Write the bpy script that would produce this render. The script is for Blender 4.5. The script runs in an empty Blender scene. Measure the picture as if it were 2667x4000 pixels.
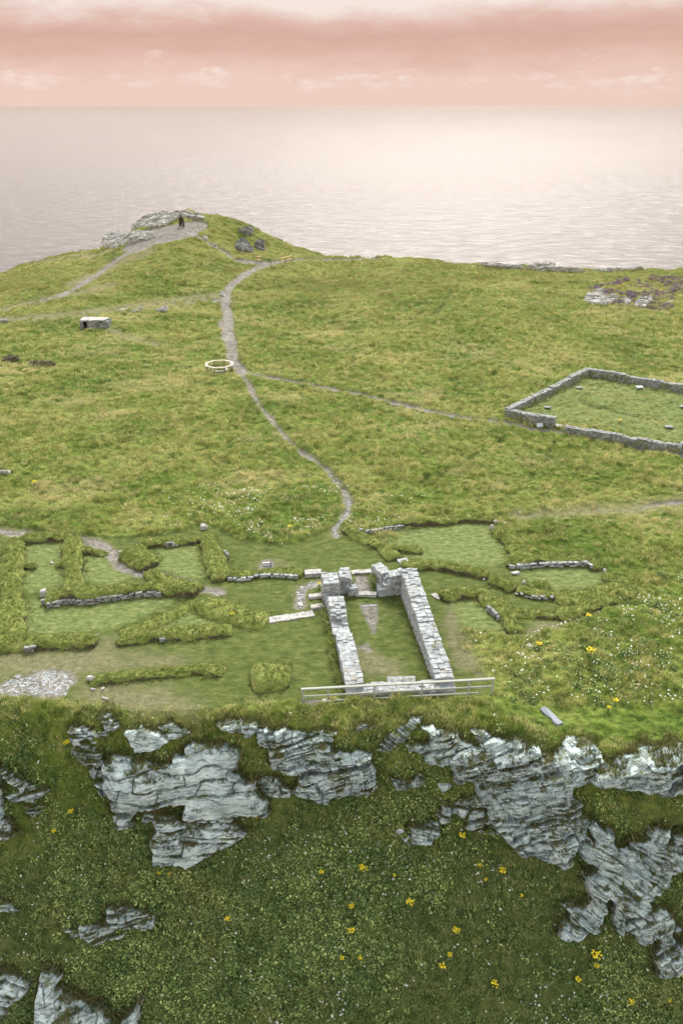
import bpy, math, random
import numpy as np
from mathutils import Vector
random.seed(7); RNG = np.random.default_rng(7)
SC = bpy.context.scene; COL = SC.collection
# ------------------------------------------------------------------ camera
F = 3111.0; PITCH = math.radians(27.07); SP, CP = math.sin(PITCH), math.cos(PITCH); CAMH = 36.0
cd = bpy.data.cameras.new('camera'); cam = bpy.data.objects.new('camera', cd); COL.objects.link(cam)
cam.location = (0, 0, CAMH); cam.rotation_euler = (math.pi/2 - PITCH, 0, 0)
cd.sensor_fit = 'VERTICAL'; cd.sensor_height = 36; cd.sensor_width = 24; cd.lens = 36*F/4000
cd.clip_start = 0.5; cd.clip_end = 200000
SC.camera = cam
SC.render.resolution_x, SC.render.resolution_y = 682, 1024
# ------------------------------------------------------------------ light
SUN_EL, SUN_AZ = math.radians(46), math.radians(8)
sun_dir = Vector((math.sin(SUN_AZ)*math.cos(SUN_EL), math.cos(SUN_AZ)*math.cos(SUN_EL), math.sin(SUN_EL)))
sl = bpy.data.lights.new('sun', 'SUN'); sl.energy = 1.5; sl.angle = math.radians(22); sl.color = (1, .93, .84)
so = bpy.data.objects.new('sun', sl); COL.objects.link(so); so.location = (20, 60, 120)
so.rotation_euler = (-sun_dir).to_track_quat('-Z', 'Y').to_euler()
SC.view_settings.view_transform = 'Standard'; SC.view_settings.look = 'None'
SC.view_settings.exposure = 2.15; SC.view_settings.gamma = 1
# ------------------------------------------------------------------ node helpers
def N(nt, t, **kw):
    n = nt.nodes.new(t)
    ins = kw.pop('ins', None)
    for k, v in kw.items(): setattr(n, k, v)
    if ins:
        for k, v in ins.items():
            if hasattr(v, 'links'): nt.links.new(v, n.inputs[k])
            else: n.inputs[k].default_value = v
    return n
def c4(c): return (c[0], c[1], c[2], 1)
def mixc(nt, f, a, b, bt='MIX'):
    n = nt.nodes.new('ShaderNodeMix'); n.data_type = 'RGBA'; n.blend_type = bt
    for i, v in ((0, f), (6, a), (7, b)):
        if hasattr(v, 'links'): nt.links.new(v, n.inputs[i])
        else: n.inputs[i].default_value = v if i == 0 else c4(v)
    return n.outputs[2]
def math_(nt, op, a, b=0.0, c=0.0, clamp=False):
    n = nt.nodes.new('ShaderNodeMath'); n.operation = op; n.use_clamp = clamp
    for i, v in ((0, a), (1, b), (2, c)):
        if hasattr(v, 'links'): nt.links.new(v, n.inputs[i])
        else: n.inputs[i].default_value = v
    return n.outputs[0]
def ramp(nt, f, stops, interp='LINEAR'):
    n = nt.nodes.new('ShaderNodeValToRGB'); n.color_ramp.interpolation = interp
    e = n.color_ramp.elements
    while len(e) < len(stops): e.new(0.5)
    for i, (p, c) in enumerate(stops):
        e[i].position = p; e[i].color = c4(c) if not isinstance(c, (int, float)) else (c, c, c, 1)
    nt.links.new(f, n.inputs[0]); return n.outputs[0]
def smooth_(nt, v, lo, hi):
    n = nt.nodes.new('ShaderNodeMapRange'); n.interpolation_type = 'SMOOTHSTEP'
    nt.links.new(v, n.inputs[0]); n.inputs[1].default_value = lo; n.inputs[2].default_value = hi
    return n.outputs[0]
def noise_(nt, vec, scale, detail=4, rough=.55, dist=0.0):
    n = nt.nodes.new('ShaderNodeTexNoise'); n.inputs['Scale'].default_value = scale
    n.inputs['Detail'].default_value = detail; n.inputs['Roughness'].default_value = rough; n.inputs['Distortion'].default_value = dist
    nt.links.new(vec, n.inputs['Vector']); return n.outputs[0]
def mapping_(nt, vec, scale=(1, 1, 1), loc=(0, 0, 0), rot=(0, 0, 0)):
    n = nt.nodes.new('ShaderNodeMapping'); nt.links.new(vec, n.inputs[0])
    n.inputs['Scale'].default_value = scale; n.inputs['Location'].default_value = loc; n.inputs['Rotation'].default_value = rot
    return n.outputs[0]
# ------------------------------------------------------------------ world
W = bpy.data.worlds.new('World'); SC.world = W; W.use_nodes = True
nt = W.node_tree; nt.nodes.clear()
tc = N(nt, 'ShaderNodeTexCoord'); gen = tc.outputs['Generated']
sep = N(nt, 'ShaderNodeSeparateXYZ', ins={0: gen})
sx, sy, sz = sep.outputs[0], sep.outputs[1], sep.outputs[2]
nish = N(nt, 'ShaderNodeTexSky', sky_type='NISHITA', sun_disc=False)
nish.sun_elevation = SUN_EL; nish.sun_rotation = SUN_AZ; nish.air_density = 1; nish.dust_density = 2
bgN = N(nt, 'ShaderNodeBackground', ins={0: nish.outputs[0], 1: .09})
K = 2**-2.15                      # sky colours below are as seen, before the exposure
v1 = mapping_(nt, gen, (2.6, 2.6, 9), (3.1, 0, .35))
n1 = noise_(nt, v1, 2.2, 5, .55, .3)
zz = math_(nt, 'ADD', sz, math_(nt, 'MULTIPLY', math_(nt, 'SUBTRACT', n1, .5), .050))
zz = math_(nt, 'ADD', zz, math_(nt, 'MULTIPLY', math_(nt, 'SUBTRACT', noise_(nt, mapping_(nt, gen, (9, 9, 30)), 1.7, 7, .66, .5), .5), .034))
base = ramp(nt, math_(nt, 'MULTIPLY', zz, 8.0), [(0.0, (.855, .625, .535)), (.17, (.85, .615, .53)), (.27, (.82, .57, .485)), (.40, (.74, .475, .395)), (.53, (.70, .43, .36)), (.63, (.75, .50, .43)), (.70, (.82, .62, .55)), (.80, (.92, .79, .72)), (1.0, (.94, .82, .76))])
v2 = mapping_(nt, gen, (10, 10, 34), (0.4, .2, 0))
n2 = noise_(nt, v2, 1.6, 7, .6, .4)
thr = ramp(nt, math_(nt, 'MULTIPLY', sz, 10.0), [(0.05, .62), (.16, .53), (.27, .46), (.36, .56), (.46, .60), (.60, .74)])
cm = math_(nt, 'MULTIPLY', math_(nt, 'SUBTRACT', n2, thr), 9.0, clamp=True)
band = ramp(nt, math_(nt, 'MULTIPLY', sz, 10.0), [(.04, 0), (.14, .45), (.24, .8), (.34, .95), (.5, .9), (.64, 0)])
n3 = noise_(nt, mapping_(nt, gen, (22, 22, 70), (0, 0, 1)), 2.0, 5, .6)
cum = mixc(nt, smooth_(nt, n3, .35, .65), (.84, .60, .52), (.95, .77, .69))
pinksky = mixc(nt, math_(nt, 'MULTIPLY', cm, band), base, cum)
tan = smooth_(nt, sx, .30, .46)
pinksky = mixc(nt, math_(nt, 'MULTIPLY', tan, .35), pinksky, (.62, .40, .26))
# brighter veil of cloud round the hidden sun
vd = N(nt, 'ShaderNodeVectorMath', operation='DOT_PRODUCT', ins={0: gen, 1: tuple(sun_dir)})
glow = smooth_(nt, vd.outputs['Value'], .55, 1.0)
nv = noise_(nt, mapping_(nt, gen, (3, 3, 8)), 2, 5)
veil = mixc(nt, glow, (3.9, 3.65, 3.4), (4.0, 3.76, 3.46))
veil = mixc(nt, math_(nt, 'MULTIPLY', smooth_(nt, nv, .4, .7), .35), veil, (1.4, 1.32, 1.25))
veil = mixc(nt, smooth_(nt, sz, .48, .80), veil, (.95, .97, .98))
lowmix = smooth_(nt, sz, .19, .35)
pinksky = mixc(nt, smooth_(nt, sz, .104, .130), pinksky, (.74, .48, .34))  # unseen peach cloud band added above the view to tint the far sea
cloudcol = mixc(nt, lowmix, pinksky, veil)
bgC = N(nt, 'ShaderNodeBackground', ins={0: cloudcol, 1: K})
upmix = math_(nt, 'MULTIPLY', smooth_(nt, sz, .45, .9), .45)
ms = N(nt, 'ShaderNodeMixShader', ins={0: upmix, 1: bgC.outputs[0], 2: bgN.outputs[0]})
wo = N(nt, 'ShaderNodeOutputWorld', ins={0: ms.outputs[0]})
# ------------------------------------------------------------------ numpy noise
def _h(ix, iy, s):
    h = (ix.astype(np.int64)*374761393 + iy.astype(np.int64)*668265263 + s*1274126177) & 0xffffffff
    h = ((h ^ (h >> 13))*1274126177) & 0xffffffff
    return ((h ^ (h >> 16)) & 0xffff)/65535.0
def vn(x, y, s=0):
    ix, iy = np.floor(x), np.floor(y); fx, fy = x-ix, y-iy
    ux, uy = fx*fx*fx*(fx*(fx*6-15)+10), fy*fy*fy*(fy*(fy*6-15)+10)
    a, b, c, d = _h(ix, iy, s), _h(ix+1, iy, s), _h(ix, iy+1, s), _h(ix+1, iy+1, s)
    return (a*(1-ux)+b*ux)*(1-uy)+(c*(1-ux)+d*ux)*uy*1.0
def fbm(x, y, s=0, o=4, g=.5):
    r = 0; a = 1; t = 0
    for i in range(o):
        r = r + a*(vn(x*2**i+17.3*i, y*2**i-9.1*i, s+i)-.5); t += a; a *= g
    return r/t*2
def sst(a, b, x):
    t = np.clip((x-a)/(b-a), 0, 1); return t*t*(3-2*t)
# ------------------------------------------------------------------ terrain function
EX = np.array([-60, -24, -17, -12, -4, 4, 9.5, 13, 16, 20, 24, 60.]); EY = np.array([42, 42, 41.8, 41.3, 41.2, 41.1, 41.0, 39.6, 38.3, 38.0, 38.2, 38.5])
PD = np.array([-3, 0, .7, 1.6, 2.5, 3.3, 5, 8, 11, 16, 25, 60.]); PZ = np.array([0, -.10, -.7, -2.6, -5.0, -6.9, -9.0, -12.3, -15.4, -20.6, -29.5, -62])
SIL = [(-700, 1110), (-200, 1090), (0, 1076), (102, 1031), (204, 1006), (306, 987), (413, 970), (450, 945), (510, 914), (565, 866), (629, 838), (740, 826), (799, 838), (850, 841), (978, 880), (1037, 914), (1150, 962), (1275, 1003), (1333, 1006), (1503, 1004), (1622, 1010), (1801, 1031), (2014, 1040), (2312, 1055), (2667, 1055), (3300, 1065)]
def yedge(x): return 182 + 18*sst(15, -12, x)
_sx, _sz = [], []
for px, py in SIL:
    u, v = (px-1333.5)/F, (py-2000)/F; Y = 190.0
    for _ in range(6):
        t = Y/(CP-v*SP); Y = float(yedge(np.array(u*t)))
    _sx.append(u*t); _sz.append(CAMH-t*(SP+v*CP))
_sx, _sz = np.array(_sx), np.array(_sz)
def cliffy(x): return np.interp(x, EX, EY) + .6*fbm(x*.22, x*0+3.3, 5, 3) + .28*fbm(x*.9, x*0+7.3, 6, 3)
def H(x, y):
    x = np.asarray(x, float); y = np.asarray(y, float)
    zt = np.interp(x, _sx, _sz); ye = yedge(x)
    lo = np.minimum(zt, 5.0); hi = np.maximum(zt-5.0, 0)
    z = lo*np.clip((y-64)/(ye-64), 0, 1)**1.15 + hi*sst(ye-46, ye-1, y)
    z = z + (.60*fbm(x*.045, y*.045, 11, 3)+.28*fbm(x*.13, y*.15, 13, 2))*sst(62, 85, y)*sst(ye-2, ye-16, y)
    # rise of the worn band on the left and the mound before the headland track
    z = z + 1.1*np.exp(-((x+33)/9)**2-((y-166)/9)**2)
    z = z - 1.9*np.exp(-((x+24)/6)**2-((y-188)/6)**2)
    z = z - np.clip(y-ye, 0, None)*1.35
    # convex shoulder of the rough grass right of the chapel
    hump = sst(10, 15, x)*sst(56, 50, y)
    z = z + hump*(.45*np.exp(-((y-49)/4.5)**2) - .10*np.clip(47-y, 0, 12))
    d = cliffy(x) - y
    z = z + np.where(d > -3, np.interp(d, PD, PZ), 0)
    lump = sst(.6, 2.5, d)
    z = z + lump*(1.2*fbm(x*.16, y*.22, 21, 3) + .42*fbm(x*.42, y*.5, 25, 3))
    return z
def ray(px, py):
    u = (np.asarray(px, float)-1333.5)/F; v = (np.asarray(py, float)-2000)/F
    return u, CP-v*SP, -(SP+v*CP)
def gp(px, py, dz=0.0):
    dx, dy, dzr = ray(px, py); dx, dy, dzr = np.atleast_1d(dx), np.atleast_1d(dy), np.atleast_1d(dzr)
    ts = np.concatenate([np.arange(25, 80, .4), np.arange(80, 260, .8)])
    bel = CAMH+dzr[None]*ts[:, None] < H((dx[None]*ts[:, None]).ravel(), (dy[None]*ts[:, None]).ravel()).reshape(len(ts), -1)+dz
    k = np.where(bel.any(0), bel.argmax(0), len(ts)-1); hit = np.where(bel.any(0), ts[k], 260.0); lo = ts[np.maximum(k-1, 0)]
    a, b = lo, hit
    for _ in range(18):
        m = (a+b)/2; bl = CAMH+dzr*m < H(dx*m, dy*m)+dz; b = np.where(bl, m, b); a = np.where(bl, a, m)
    return np.stack([dx*b, dy*b, CAMH+dzr*b], -1)
def Z(ox, oy, s, pts): return [(ox+x*s, oy+y*s) for x, y in pts]
def G2(pts, dz=0.0):
    p = np.array(pts, float); return gp(p[:, 0], p[:, 1], dz)
C1 = lambda p: Z(0, 2760, .574, p)
C2 = lambda p: Z(800, 2760, .574, p)
C3 = lambda p: Z(1500, 2760, .574, p)
C4 = lambda p: Z(2067, 2860, .3827, p)
C5 = lambda p: Z(0, 3400, .574, p)
# ------------------------------------------------------------------ 2-D distance helpers
def dline(x, y, pts, closed=False):
    d = np.full(x.shape, 1e9); n = len(pts); P = [tuple(p[:2]) for p in pts]
    for i in range(n if closed else n-1):
        ax, ay = P[i]; bx, by = P[(i+1) % n]; ux, uy = bx-ax, by-ay; L = ux*ux+uy*uy+1e-9
        t = np.clip(((x-ax)*ux+(y-ay)*uy)/L, 0, 1)
        d = np.minimum(d, (x-ax-t*ux)**2+(y-ay-t*uy)**2)
    return np.sqrt(d)
def inpoly(x, y, pts):
    r = np.zeros(x.shape, bool); n = len(pts)
    for i in range(n):
        ax, ay = pts[i][:2]; bx, by = pts[(i+1) % n][:2]
        c = ((ay > y) != (by > y)) & (x < (bx-ax)*(y-ay)/((by-ay) if by != ay else 1e-9)+ax); r ^= c
    return r
def sdist(x, y, pts):
    out = np.full(x.shape, -50.0); q = np.array([p[:2] for p in pts]); m = 6
    s = (x > q[:, 0].min()-m) & (x < q[:, 0].max()+m) & (y > q[:, 1].min()-m) & (y < q[:, 1].max()+m)
    if s.any():
        d = dline(x[s], y[s], pts, True); out[s] = np.where(inpoly(x[s], y[s], pts), d, -d)
    return out
def lsel(x, y, pts, w):
    out = np.full(x.shape, 50.0); q = np.array([p[:2] for p in pts]); m = w+3
    s = (x > q[:, 0].min()-m) & (x < q[:, 0].max()+m) & (y > q[:, 1].min()-m) & (y < q[:, 1].max()+m)
    if s.any(): out[s] = dline(x[s], y[s], pts)
    return out
# ------------------------------------------------------------------ ground zones
MOWN = [G2(p) for p in (
    [(-60, 2048), (60, 2058), (200, 2078), (300, 2088), (520, 2098), (700, 2075), (775, 2050), (850, 2052), (930, 2108), (1090, 2128), (1190, 2108), (1270, 2075), (1300, 2050), (1345, 2060), (1400, 2090), (1500, 2150), (1560, 2080), (1700, 2040), (1930, 2030), (2040, 2170), (2200, 2195), (2330, 2190), (2400, 2250), (2460, 2290), (2330, 2400), (2180, 2450), (2050, 2485), (1930, 2475), (1790, 2465), (1795, 2520), (1820, 2580), (1880, 2640), (1930, 2690), (1880, 2728), (1180, 2736), (900, 2765), (560, 2800), (420, 2765), (200, 2735), (-60, 2725)],)]
GARDEN = G2([(1985, 1615), (2290, 1468), (2830, 1545), (2650, 1740)])
PATHS = [(G2(p), w) for p, w in (
    ([(1060, 1030), (1010, 1048), (960, 1072), (915, 1105), (885, 1140), (882, 1190), (892, 1240), (895, 1300), (905, 1360), (912, 1415), (945, 1452)], .85),
    ([(850, 1175), (890, 1180)], 1.0), ([(862, 1255), (872, 1290), (885, 1330)], .45),
    ([(945, 1452), (1050, 1477), (1200, 1502), (1400, 1540), (1600, 1590), (1800, 1632), (2000, 1660), (2110, 1682), (2195, 1692)], .42),
    ([(2195, 1692), (2400, 1730), (2667, 1785), (2800, 1810)], .32),
    ([(935, 1450), (958, 1485), (978, 1520), (1005, 1575), (1060, 1640)], .30), ([(1060, 1640), (1120, 1720), (1190, 1775)], .22),
    ([(1190, 1775), (1270, 1830), (1320, 1890), (1358, 1940), (1362, 1975)], .27), ([(1362, 1975), (1355, 2010), (1335, 2035), (1305, 2065), (1312, 2095)], .22),
    ([(-60, 2065), (0, 2075), (120, 2090), (330, 2108), (400, 2130), (440, 2165), (480, 2215), (540, 2240), (620, 2243), (720, 2275), (780, 2300), (850, 2310)], .5),
    ([(235, 1158), (330, 1105), (400, 1060), (450, 1020), (500, 990), (600, 950)], .9), ([(0, 1215), (110, 1195), (240, 1155)], .35),
    ([(1060, 1030), (1150, 1018), (1280, 1014), (1480, 1012)], .55), ([(930, 1020), (1000, 1028), (1060, 1030)], .9),
    ([(775, 925), (830, 960), (880, 985), (905, 1008)], .35),
    ([(1250, 2277), (1195, 2290), (1175, 2310), (1172, 2365)], .38),
    ([(2667, 1962), (2560, 1972), (2500, 1985)], .22))]
BARE = [G2(p) for p in (
    [(600, 960), (540, 985), (470, 985), (520, 930), (560, 905), (640, 885), (700, 872), (790, 862), (815, 880), (790, 905), (760, 925), (690, 945)],
    [(0, 2672), (60, 2650), (130, 2628), (200, 2618), (265, 2625), (285, 2665), (262, 2712), (215, 2728), (120, 2705), (40, 2722), (-40, 2728), (-40, 2690)],
    [(1382, 2246), (1432, 2246), (1455, 2325), (1395, 2325)],
    [(1408, 2358), (1474, 2358), (1475, 2430), (1466, 2476), (1452, 2474), (1432, 2420)],
    [(1000, 2205), (1040, 2188), (1070, 2200), (1090, 2215), (1060, 2228), (1005, 2225)],
    [(1180, 2742), (1240, 2732), (1340, 2740), (1330, 2760), (1200, 2756)],
    [(1380, 2510), (1430, 2516), (1432, 2535), (1385, 2538)])]
DRY = [(G2(p), f) for p, f in (          # worn, straw coloured turf: polygon, softness
    ([(-40, 2535), (300, 2525), (440, 2500), (480, 2560), (700, 2560), (760, 2590), (600, 2600), (300, 2650), (-40, 2650)], 1.6),
    ([(420, 2660), (640, 2690), (800, 2740), (750, 2800), (480, 2790), (300, 2745), (300, 2700)], 1.2),
    ([(2070, 2395), (2160, 2380), (2230, 2395), (2100, 2420)], .6),
    ([(1900, 2480), (2050, 2490), (2180, 2455), (2340, 2390), (2480, 2300), (2340, 2370), (2180, 2420), (2050, 2455)], .5),
    ([(1760, 2330), (1800, 2460), (1880, 2640), (1790, 2600), (1730, 2420)], .6),
    ([(1000, 2195), (1080, 2190), (1180, 2230), (1000, 2235)], .8),
    ([(1380, 2520), (1560, 2600), (1560, 2640), (1420, 2640)], .8))]
DRYL = [(G2(p), w) for p, w in (
    ([(-40, 1258), (150, 1248), (330, 1225), (500, 1203), (680, 1180), (860, 1160)], 2.0),
    ([(360, 1258), (430, 1290), (500, 1320), (650, 1358)], .5), ([(2667, 1962), (2500, 1985), (2300, 2003), (2030, 2015)], .5),
    ([(0, 1215), (200, 1165), (420, 1120)], 1.2), ([(560, 985), (450, 1030), (300, 1110)], 2.0), ([(420, 985), (300, 1000), (150, 1030)], 1.5))]
FLOOR = [G2(p) for p in (
    [(95, 2110), (260, 2108), (262, 2195), (268, 2280), (170, 2300), (75, 2320), (85, 2210)], [(110, 2345), (420, 2335), (640, 2312), (740, 2320), (600, 2390), (440, 2460), (120, 2480), (75, 2440), (85, 2360)],
    [(615, 2130), (770, 2125), (790, 2190), (790, 2260), (700, 2265), (610, 2225)], [(330, 2170), (420, 2175), (520, 2250), (440, 2285), (310, 2280)],
    [(620, 2440), (760, 2375), (840, 2400), (880, 2440), (700, 2455)],
    [(1430, 2075), (1700, 2042), (1900, 2035), (1930, 2080), (1985, 2150), (2000, 2190), (1880, 2215), (1690, 2185), (1570, 2180), (1480, 2120)],
    [(2000, 2215), (2300, 2205), (2350, 2250), (2330, 2290), (2190, 2315), (2080, 2300), (2030, 2250)], [(1740, 2345), (1880, 2330), (1940, 2400), (1995, 2470), (1850, 2460), (1780, 2430)],
    [(1985, 1618), (2290, 1475), (2800, 1548), (2650, 1735)])]
TRAIL = [(G2(p), w) for p, w in (
    ([(1790, 1110), (1730, 1190), (1700, 1225), (1610, 1270), (1500, 1310)], .35),
    ([(2160, 1735), (2140, 1800), (2060, 1880), (1990, 1950)], .32), ([(1640, 1890), (1800, 1820), (1900, 1770), (1960, 1720)], .35),
    ([(600, 1490), (400, 1500), (200, 1530), (0, 1560)], .5), ([(980, 1460), (700, 1440), (400, 1455), (100, 1470), (-40, 1472)], .5),
    ([(1000, 1470), (1200, 1518), (1500, 1580), (1800, 1652)], .35),
    ([(2050, 1545), (2300, 1590), (2560, 1650)], .45))]
def masks(x, y):
    n = fbm(x*.9, y*.9, 41, 3)
    md = np.maximum.reduce([sdist(x, y, p) for p in MOWN])
    mown = sst(-.25, .25, md+.35*n)
    gd = sdist(x, y, GARDEN)
    pth = np.zeros(x.shape)
    for p, w in PATHS: pth = np.maximum(pth, sst(.22, -.16, lsel(x, y, p, w)+.26*n-w))
    for i, p in enumerate(BARE): pth = np.maximum(pth, sst(-.25, .25, sdist(x, y, p)+(.16 if i in (2, 3) else .55)*n))
    dry = np.zeros(x.shape)
    for p, f in DRY: dry = np.maximum(dry, sst(-f, f, sdist(x, y, p)+.7*n))
    for p, w in DRYL: dry = np.maximum(dry, sst(1.5, -.3, lsel(x, y, p, w+1)-w+.6*n))
    for p, w in PATHS: dry = np.maximum(dry, .8*sst(.5, 0, lsel(x, y, p, w)-w+.3*n))
    tr = np.zeros(x.shape)
    for p, w in TRAIL: tr = np.maximum(tr, sst(w*1.6, w*.3, lsel(x, y, p, w)+.5*n)*(.35+.65*sst(-.2, .2, fbm(x*.3, y*.3, 43, 2))))
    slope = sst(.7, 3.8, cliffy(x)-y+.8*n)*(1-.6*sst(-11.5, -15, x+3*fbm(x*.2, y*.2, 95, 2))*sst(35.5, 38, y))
    mown = np.maximum(mown, .0)*(1-slope)
    return mown, gd, pth, dry, tr, slope
def micro(x, y, mk):
    mown, gd, pth, dry, tr, slope = mk
    lng = np.clip(1-mown, 0, 1)*(1-pth)*(1-.7*dry)
    yc = np.clip((y-60)/120, 0, 1)
    t = .27*fbm(x*.75, y*.95, 51, 2)+.14*fbm(x*1.9, y*2.3, 53, 2)+yc*.34*fbm(x*.33, y*.5, 55, 2)
    z = lng*(.24+t) - tr*.36*lng - pth*.07 + mown*.02*fbm(x*1.5, y*1.5, 57, 2)
    sl2 = sst(.7, 3.8, cliffy(x)-y); z = z*(1-sl2) + sl2*(.18*fbm(x*1.3, y*1.3, 59, 3))
    return z
def ground(x, y):
    x, y = np.atleast_1d(np.asarray(x, float)), np.atleast_1d(np.asarray(y, float))
    return H(x, y)+micro(x, y, masks(x, y))
def gz(x, y): return float(ground(x, y)[0])
# ------------------------------------------------------------------ object helpers
def tag(o, label=None, cat=None, group=None, kind=None):
    for k, v in (('label', label), ('category', cat), ('group', group), ('kind', kind)):
        if v: o[k] = v
    return o
def link(name, me, mat=None, parent=None, loc=None):
    o = bpy.data.objects.new(name, me); COL.objects.link(o)
    if mat and me: me.materials.append(mat)
    if loc is not None: o.location = loc
    if parent: o.parent = parent
    return o
def empty(name, loc, label, cat, group=None, rz=0):
    o = bpy.data.objects.new(name, None); COL.objects.link(o); o.location = loc; o.rotation_euler = (0, 0, rz); o.empty_display_size = .3
    return tag(o, label, cat, group)
def mesh_np(name, V, Fc, smooth=False, attrs=None):
    me = bpy.data.meshes.new(name); V = np.asarray(V, np.float32); Fc = np.asarray(Fc, np.int32)
    k = Fc.shape[1]; me.vertices.add(len(V)); me.vertices.foreach_set('co', V.ravel())
    me.loops.add(Fc.size); me.loops.foreach_set('vertex_index', Fc.ravel())
    me.polygons.add(len(Fc)); me.polygons.foreach_set('loop_start', np.arange(len(Fc), dtype=np.int32)*k)
    me.polygons.foreach_set('use_smooth', np.full(len(Fc), bool(smooth)))
    if attrs:
        for n, a in attrs.items():
            at = me.attributes.new(n, 'FLOAT', 'POINT'); at.data.foreach_set('value', np.asarray(a, np.float32).ravel())
    me.update(calc_edges=True); me.validate(); return me
def gridfaces(nr, nc):
    i = np.arange(nr*nc).reshape(nr, nc)
    return np.stack([i[:-1, :-1], i[:-1, 1:], i[1:, 1:], i[1:, :-1]], -1).reshape(-1, 4)
def compact(V, Fc, attrs):
    u, inv = np.unique(Fc, return_inverse=True)
    return V[u], inv.reshape(Fc.shape), {k: a[u] for k, a in attrs.items()}
# chamfered stone: 24 vertices
def stone_template():
    vs, idx = [], {}
    for sx_ in (-1, 1):
        for sy_ in (-1, 1):
            for sz_ in (-1, 1):
                for a in range(3):
                    idx[(sx_, sy_, sz_, a)] = len(vs); vs.append((sx_, sy_, sz_, a))
    faces = []
    def corner(s, a): return idx[(s[0], s[1], s[2], a)]
    for a in range(3):                                  # 6 main faces
        b, c = [(1, 2), (2, 0), (0, 1)][a]
        for s in (-1, 1):
            q = []
            for tb, tc_ in ((-1, -1), (1, -1), (1, 1), (-1, 1)):
                v = [0, 0, 0]; v[a] = s; v[b] = tb; v[c] = tc_; q.append(corner(v, a))
            faces.append(q if s > 0 else q[::-1])
    for a in range(3):                                  # 12 edges
        b, c = [(1, 2), (2, 0), (0, 1)][a]
        for tb in (-1, 1):
            for tc_ in (-1, 1):
                v0 = [0, 0, 0]; v1_ = [0, 0, 0]; v0[a] = -1; v1_[a] = 1
                for v in (v0, v1_): v[b] = tb; v[c] = tc_
                q = [corner(v0, b), corner(v1_, b), corner(v1_, c), corner(v0, c)]
                faces.append(q if tb*tc_ > 0 else q[::-1])
    for sx_ in (-1, 1):
        for sy_ in (-1, 1):
            for sz_ in (-1, 1):
                s = (sx_, sy_, sz_); q = [corner(s, 0), corner(s, 1), corner(s, 2)]
                if sx_*sy_*sz_ < 0: q = q[::-1]
                faces.append(q+[q[2]])
    return vs, faces
_TV, _TF = stone_template()
_TS = np.array([v[:3] for v in _TV], float); _TA = np.array([v[3] for v in _TV])
_TQ = np.array([f for f in _TF if len(set(f)) == 4]); _TT = np.array([f[:3] for f in _TF if len(set(f)) == 3])
class Stones:
    def __init__(s): s.c, s.h, s.r = [], [], []
    def add(s, c, h, r=0.0): s.c.append(c); s.h.append(h); s.r.append(r)
    def mesh(s, name, jit=.09, cham=.11, tilt=.05):
        c = np.array(s.c, float); h = np.array(s.h, float); r = np.array(s.r, float); n = len(c)
        hh = h[:, None, :]*np.ones((1, 24, 1))
        ch = np.minimum(h.min(1)*.55, cham*h.mean(1))[:, None]
        off = np.zeros((n, 24, 3))
        # vertex of axis a lies on face a: pulled in along the other two axes
        for a in range(3):
            m = _TA == a
            for b in range(3):
                if b != a: off[:, m, b] = ch
        # shared corner jitter
        cj = (RNG.random((n, 8, 3))-.5)*2*jit*np.minimum(h, h.mean(1, keepdims=True))[:, None, :]*1.6
        ci = ((_TS[:, 0] > 0)*4+(_TS[:, 1] > 0)*2+(_TS[:, 2] > 0)*1).astype(int)
        P = _TS[None]*(hh-off)+cj[:, ci]
        t1 = (RNG.random(n)-.5)*2*tilt; t2 = (RNG.random(n)-.5)*2*tilt
        x, y, z = P[..., 0].copy(), P[..., 1].copy(), P[..., 2].copy()
        z = z + x*t1[:, None] + y*t2[:, None]
        cr, sr = np.cos(r)[:, None], np.sin(r)[:, None]
        V = np.stack([c[:, 0:1]+x*cr-y*sr, c[:, 1:2]+x*sr+y*cr, c[:, 2:3]+z], -1).reshape(-1, 3)
        o = (np.arange(n)*24)[:, None, None]
        q = (_TQ[None]+o).reshape(-1, 4); t = (_TT[None]+o).reshape(-1, 3)
        me = bpy.data.meshes.new(name); me.vertices.add(len(V)); me.vertices.foreach_set('co', V.astype(np.float32).ravel())
        me.loops.add(q.size+t.size); me.loops.foreach_set('vertex_index', np.concatenate([q.ravel(), t.ravel()]).astype(np.int32))
        me.polygons.add(len(q)+len(t))
        me.polygons.foreach_set('loop_start', np.concatenate([np.arange(len(q))*4, len(q)*4+np.arange(len(t))*3]).astype(np.int32))
        me.polygons.foreach_set('use_smooth', np.zeros(len(q)+len(t), bool)); me.update(calc_edges=True); me.validate(); return me
# ------------------------------------------------------------------ materials
def new_mat(name):
    m = bpy.data.materials.new(name); m.use_nodes = True; t = m.node_tree; t.nodes.clear(); return m, t
def finish(t, col, rough=.9, bump=None, bstr=.4, bdist=.05, spec=.25, trans=None):
    p = N(t, 'ShaderNodeBsdfPrincipled', ins={'Roughness': rough, 'Specular IOR Level': spec})
    if hasattr(col, 'links'): t.links.new(col, p.inputs['Base Color'])
    else: p.inputs['Base Color'].default_value = c4(col)
    if bump is not None:
        b = N(t, 'ShaderNodeBump', ins={'Height': bump, 'Strength': bstr, 'Distance': bdist}); t.links.new(b.outputs[0], p.inputs['Normal'])
    sh = p.outputs[0]
    if trans:
        tr = N(t, 'ShaderNodeBsdfTranslucent')
        if hasattr(col, 'links'): t.links.new(col, tr.inputs[0])
        else: tr.inputs[0].default_value = c4(col)
        sh = N(t, 'ShaderNodeMixShader', ins={0: trans, 1: sh, 2: tr.outputs[0]}).outputs[0]
    N(t, 'ShaderNodeOutputMaterial', ins={0: sh}); return p
def posn(t): return N(t, 'ShaderNodeNewGeometry').outputs['Position']
def attr(t, n, ty='GEOMETRY'): return N(t, 'ShaderNodeAttribute', attribute_name=n, attribute_type=ty).outputs['Fac']
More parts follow.
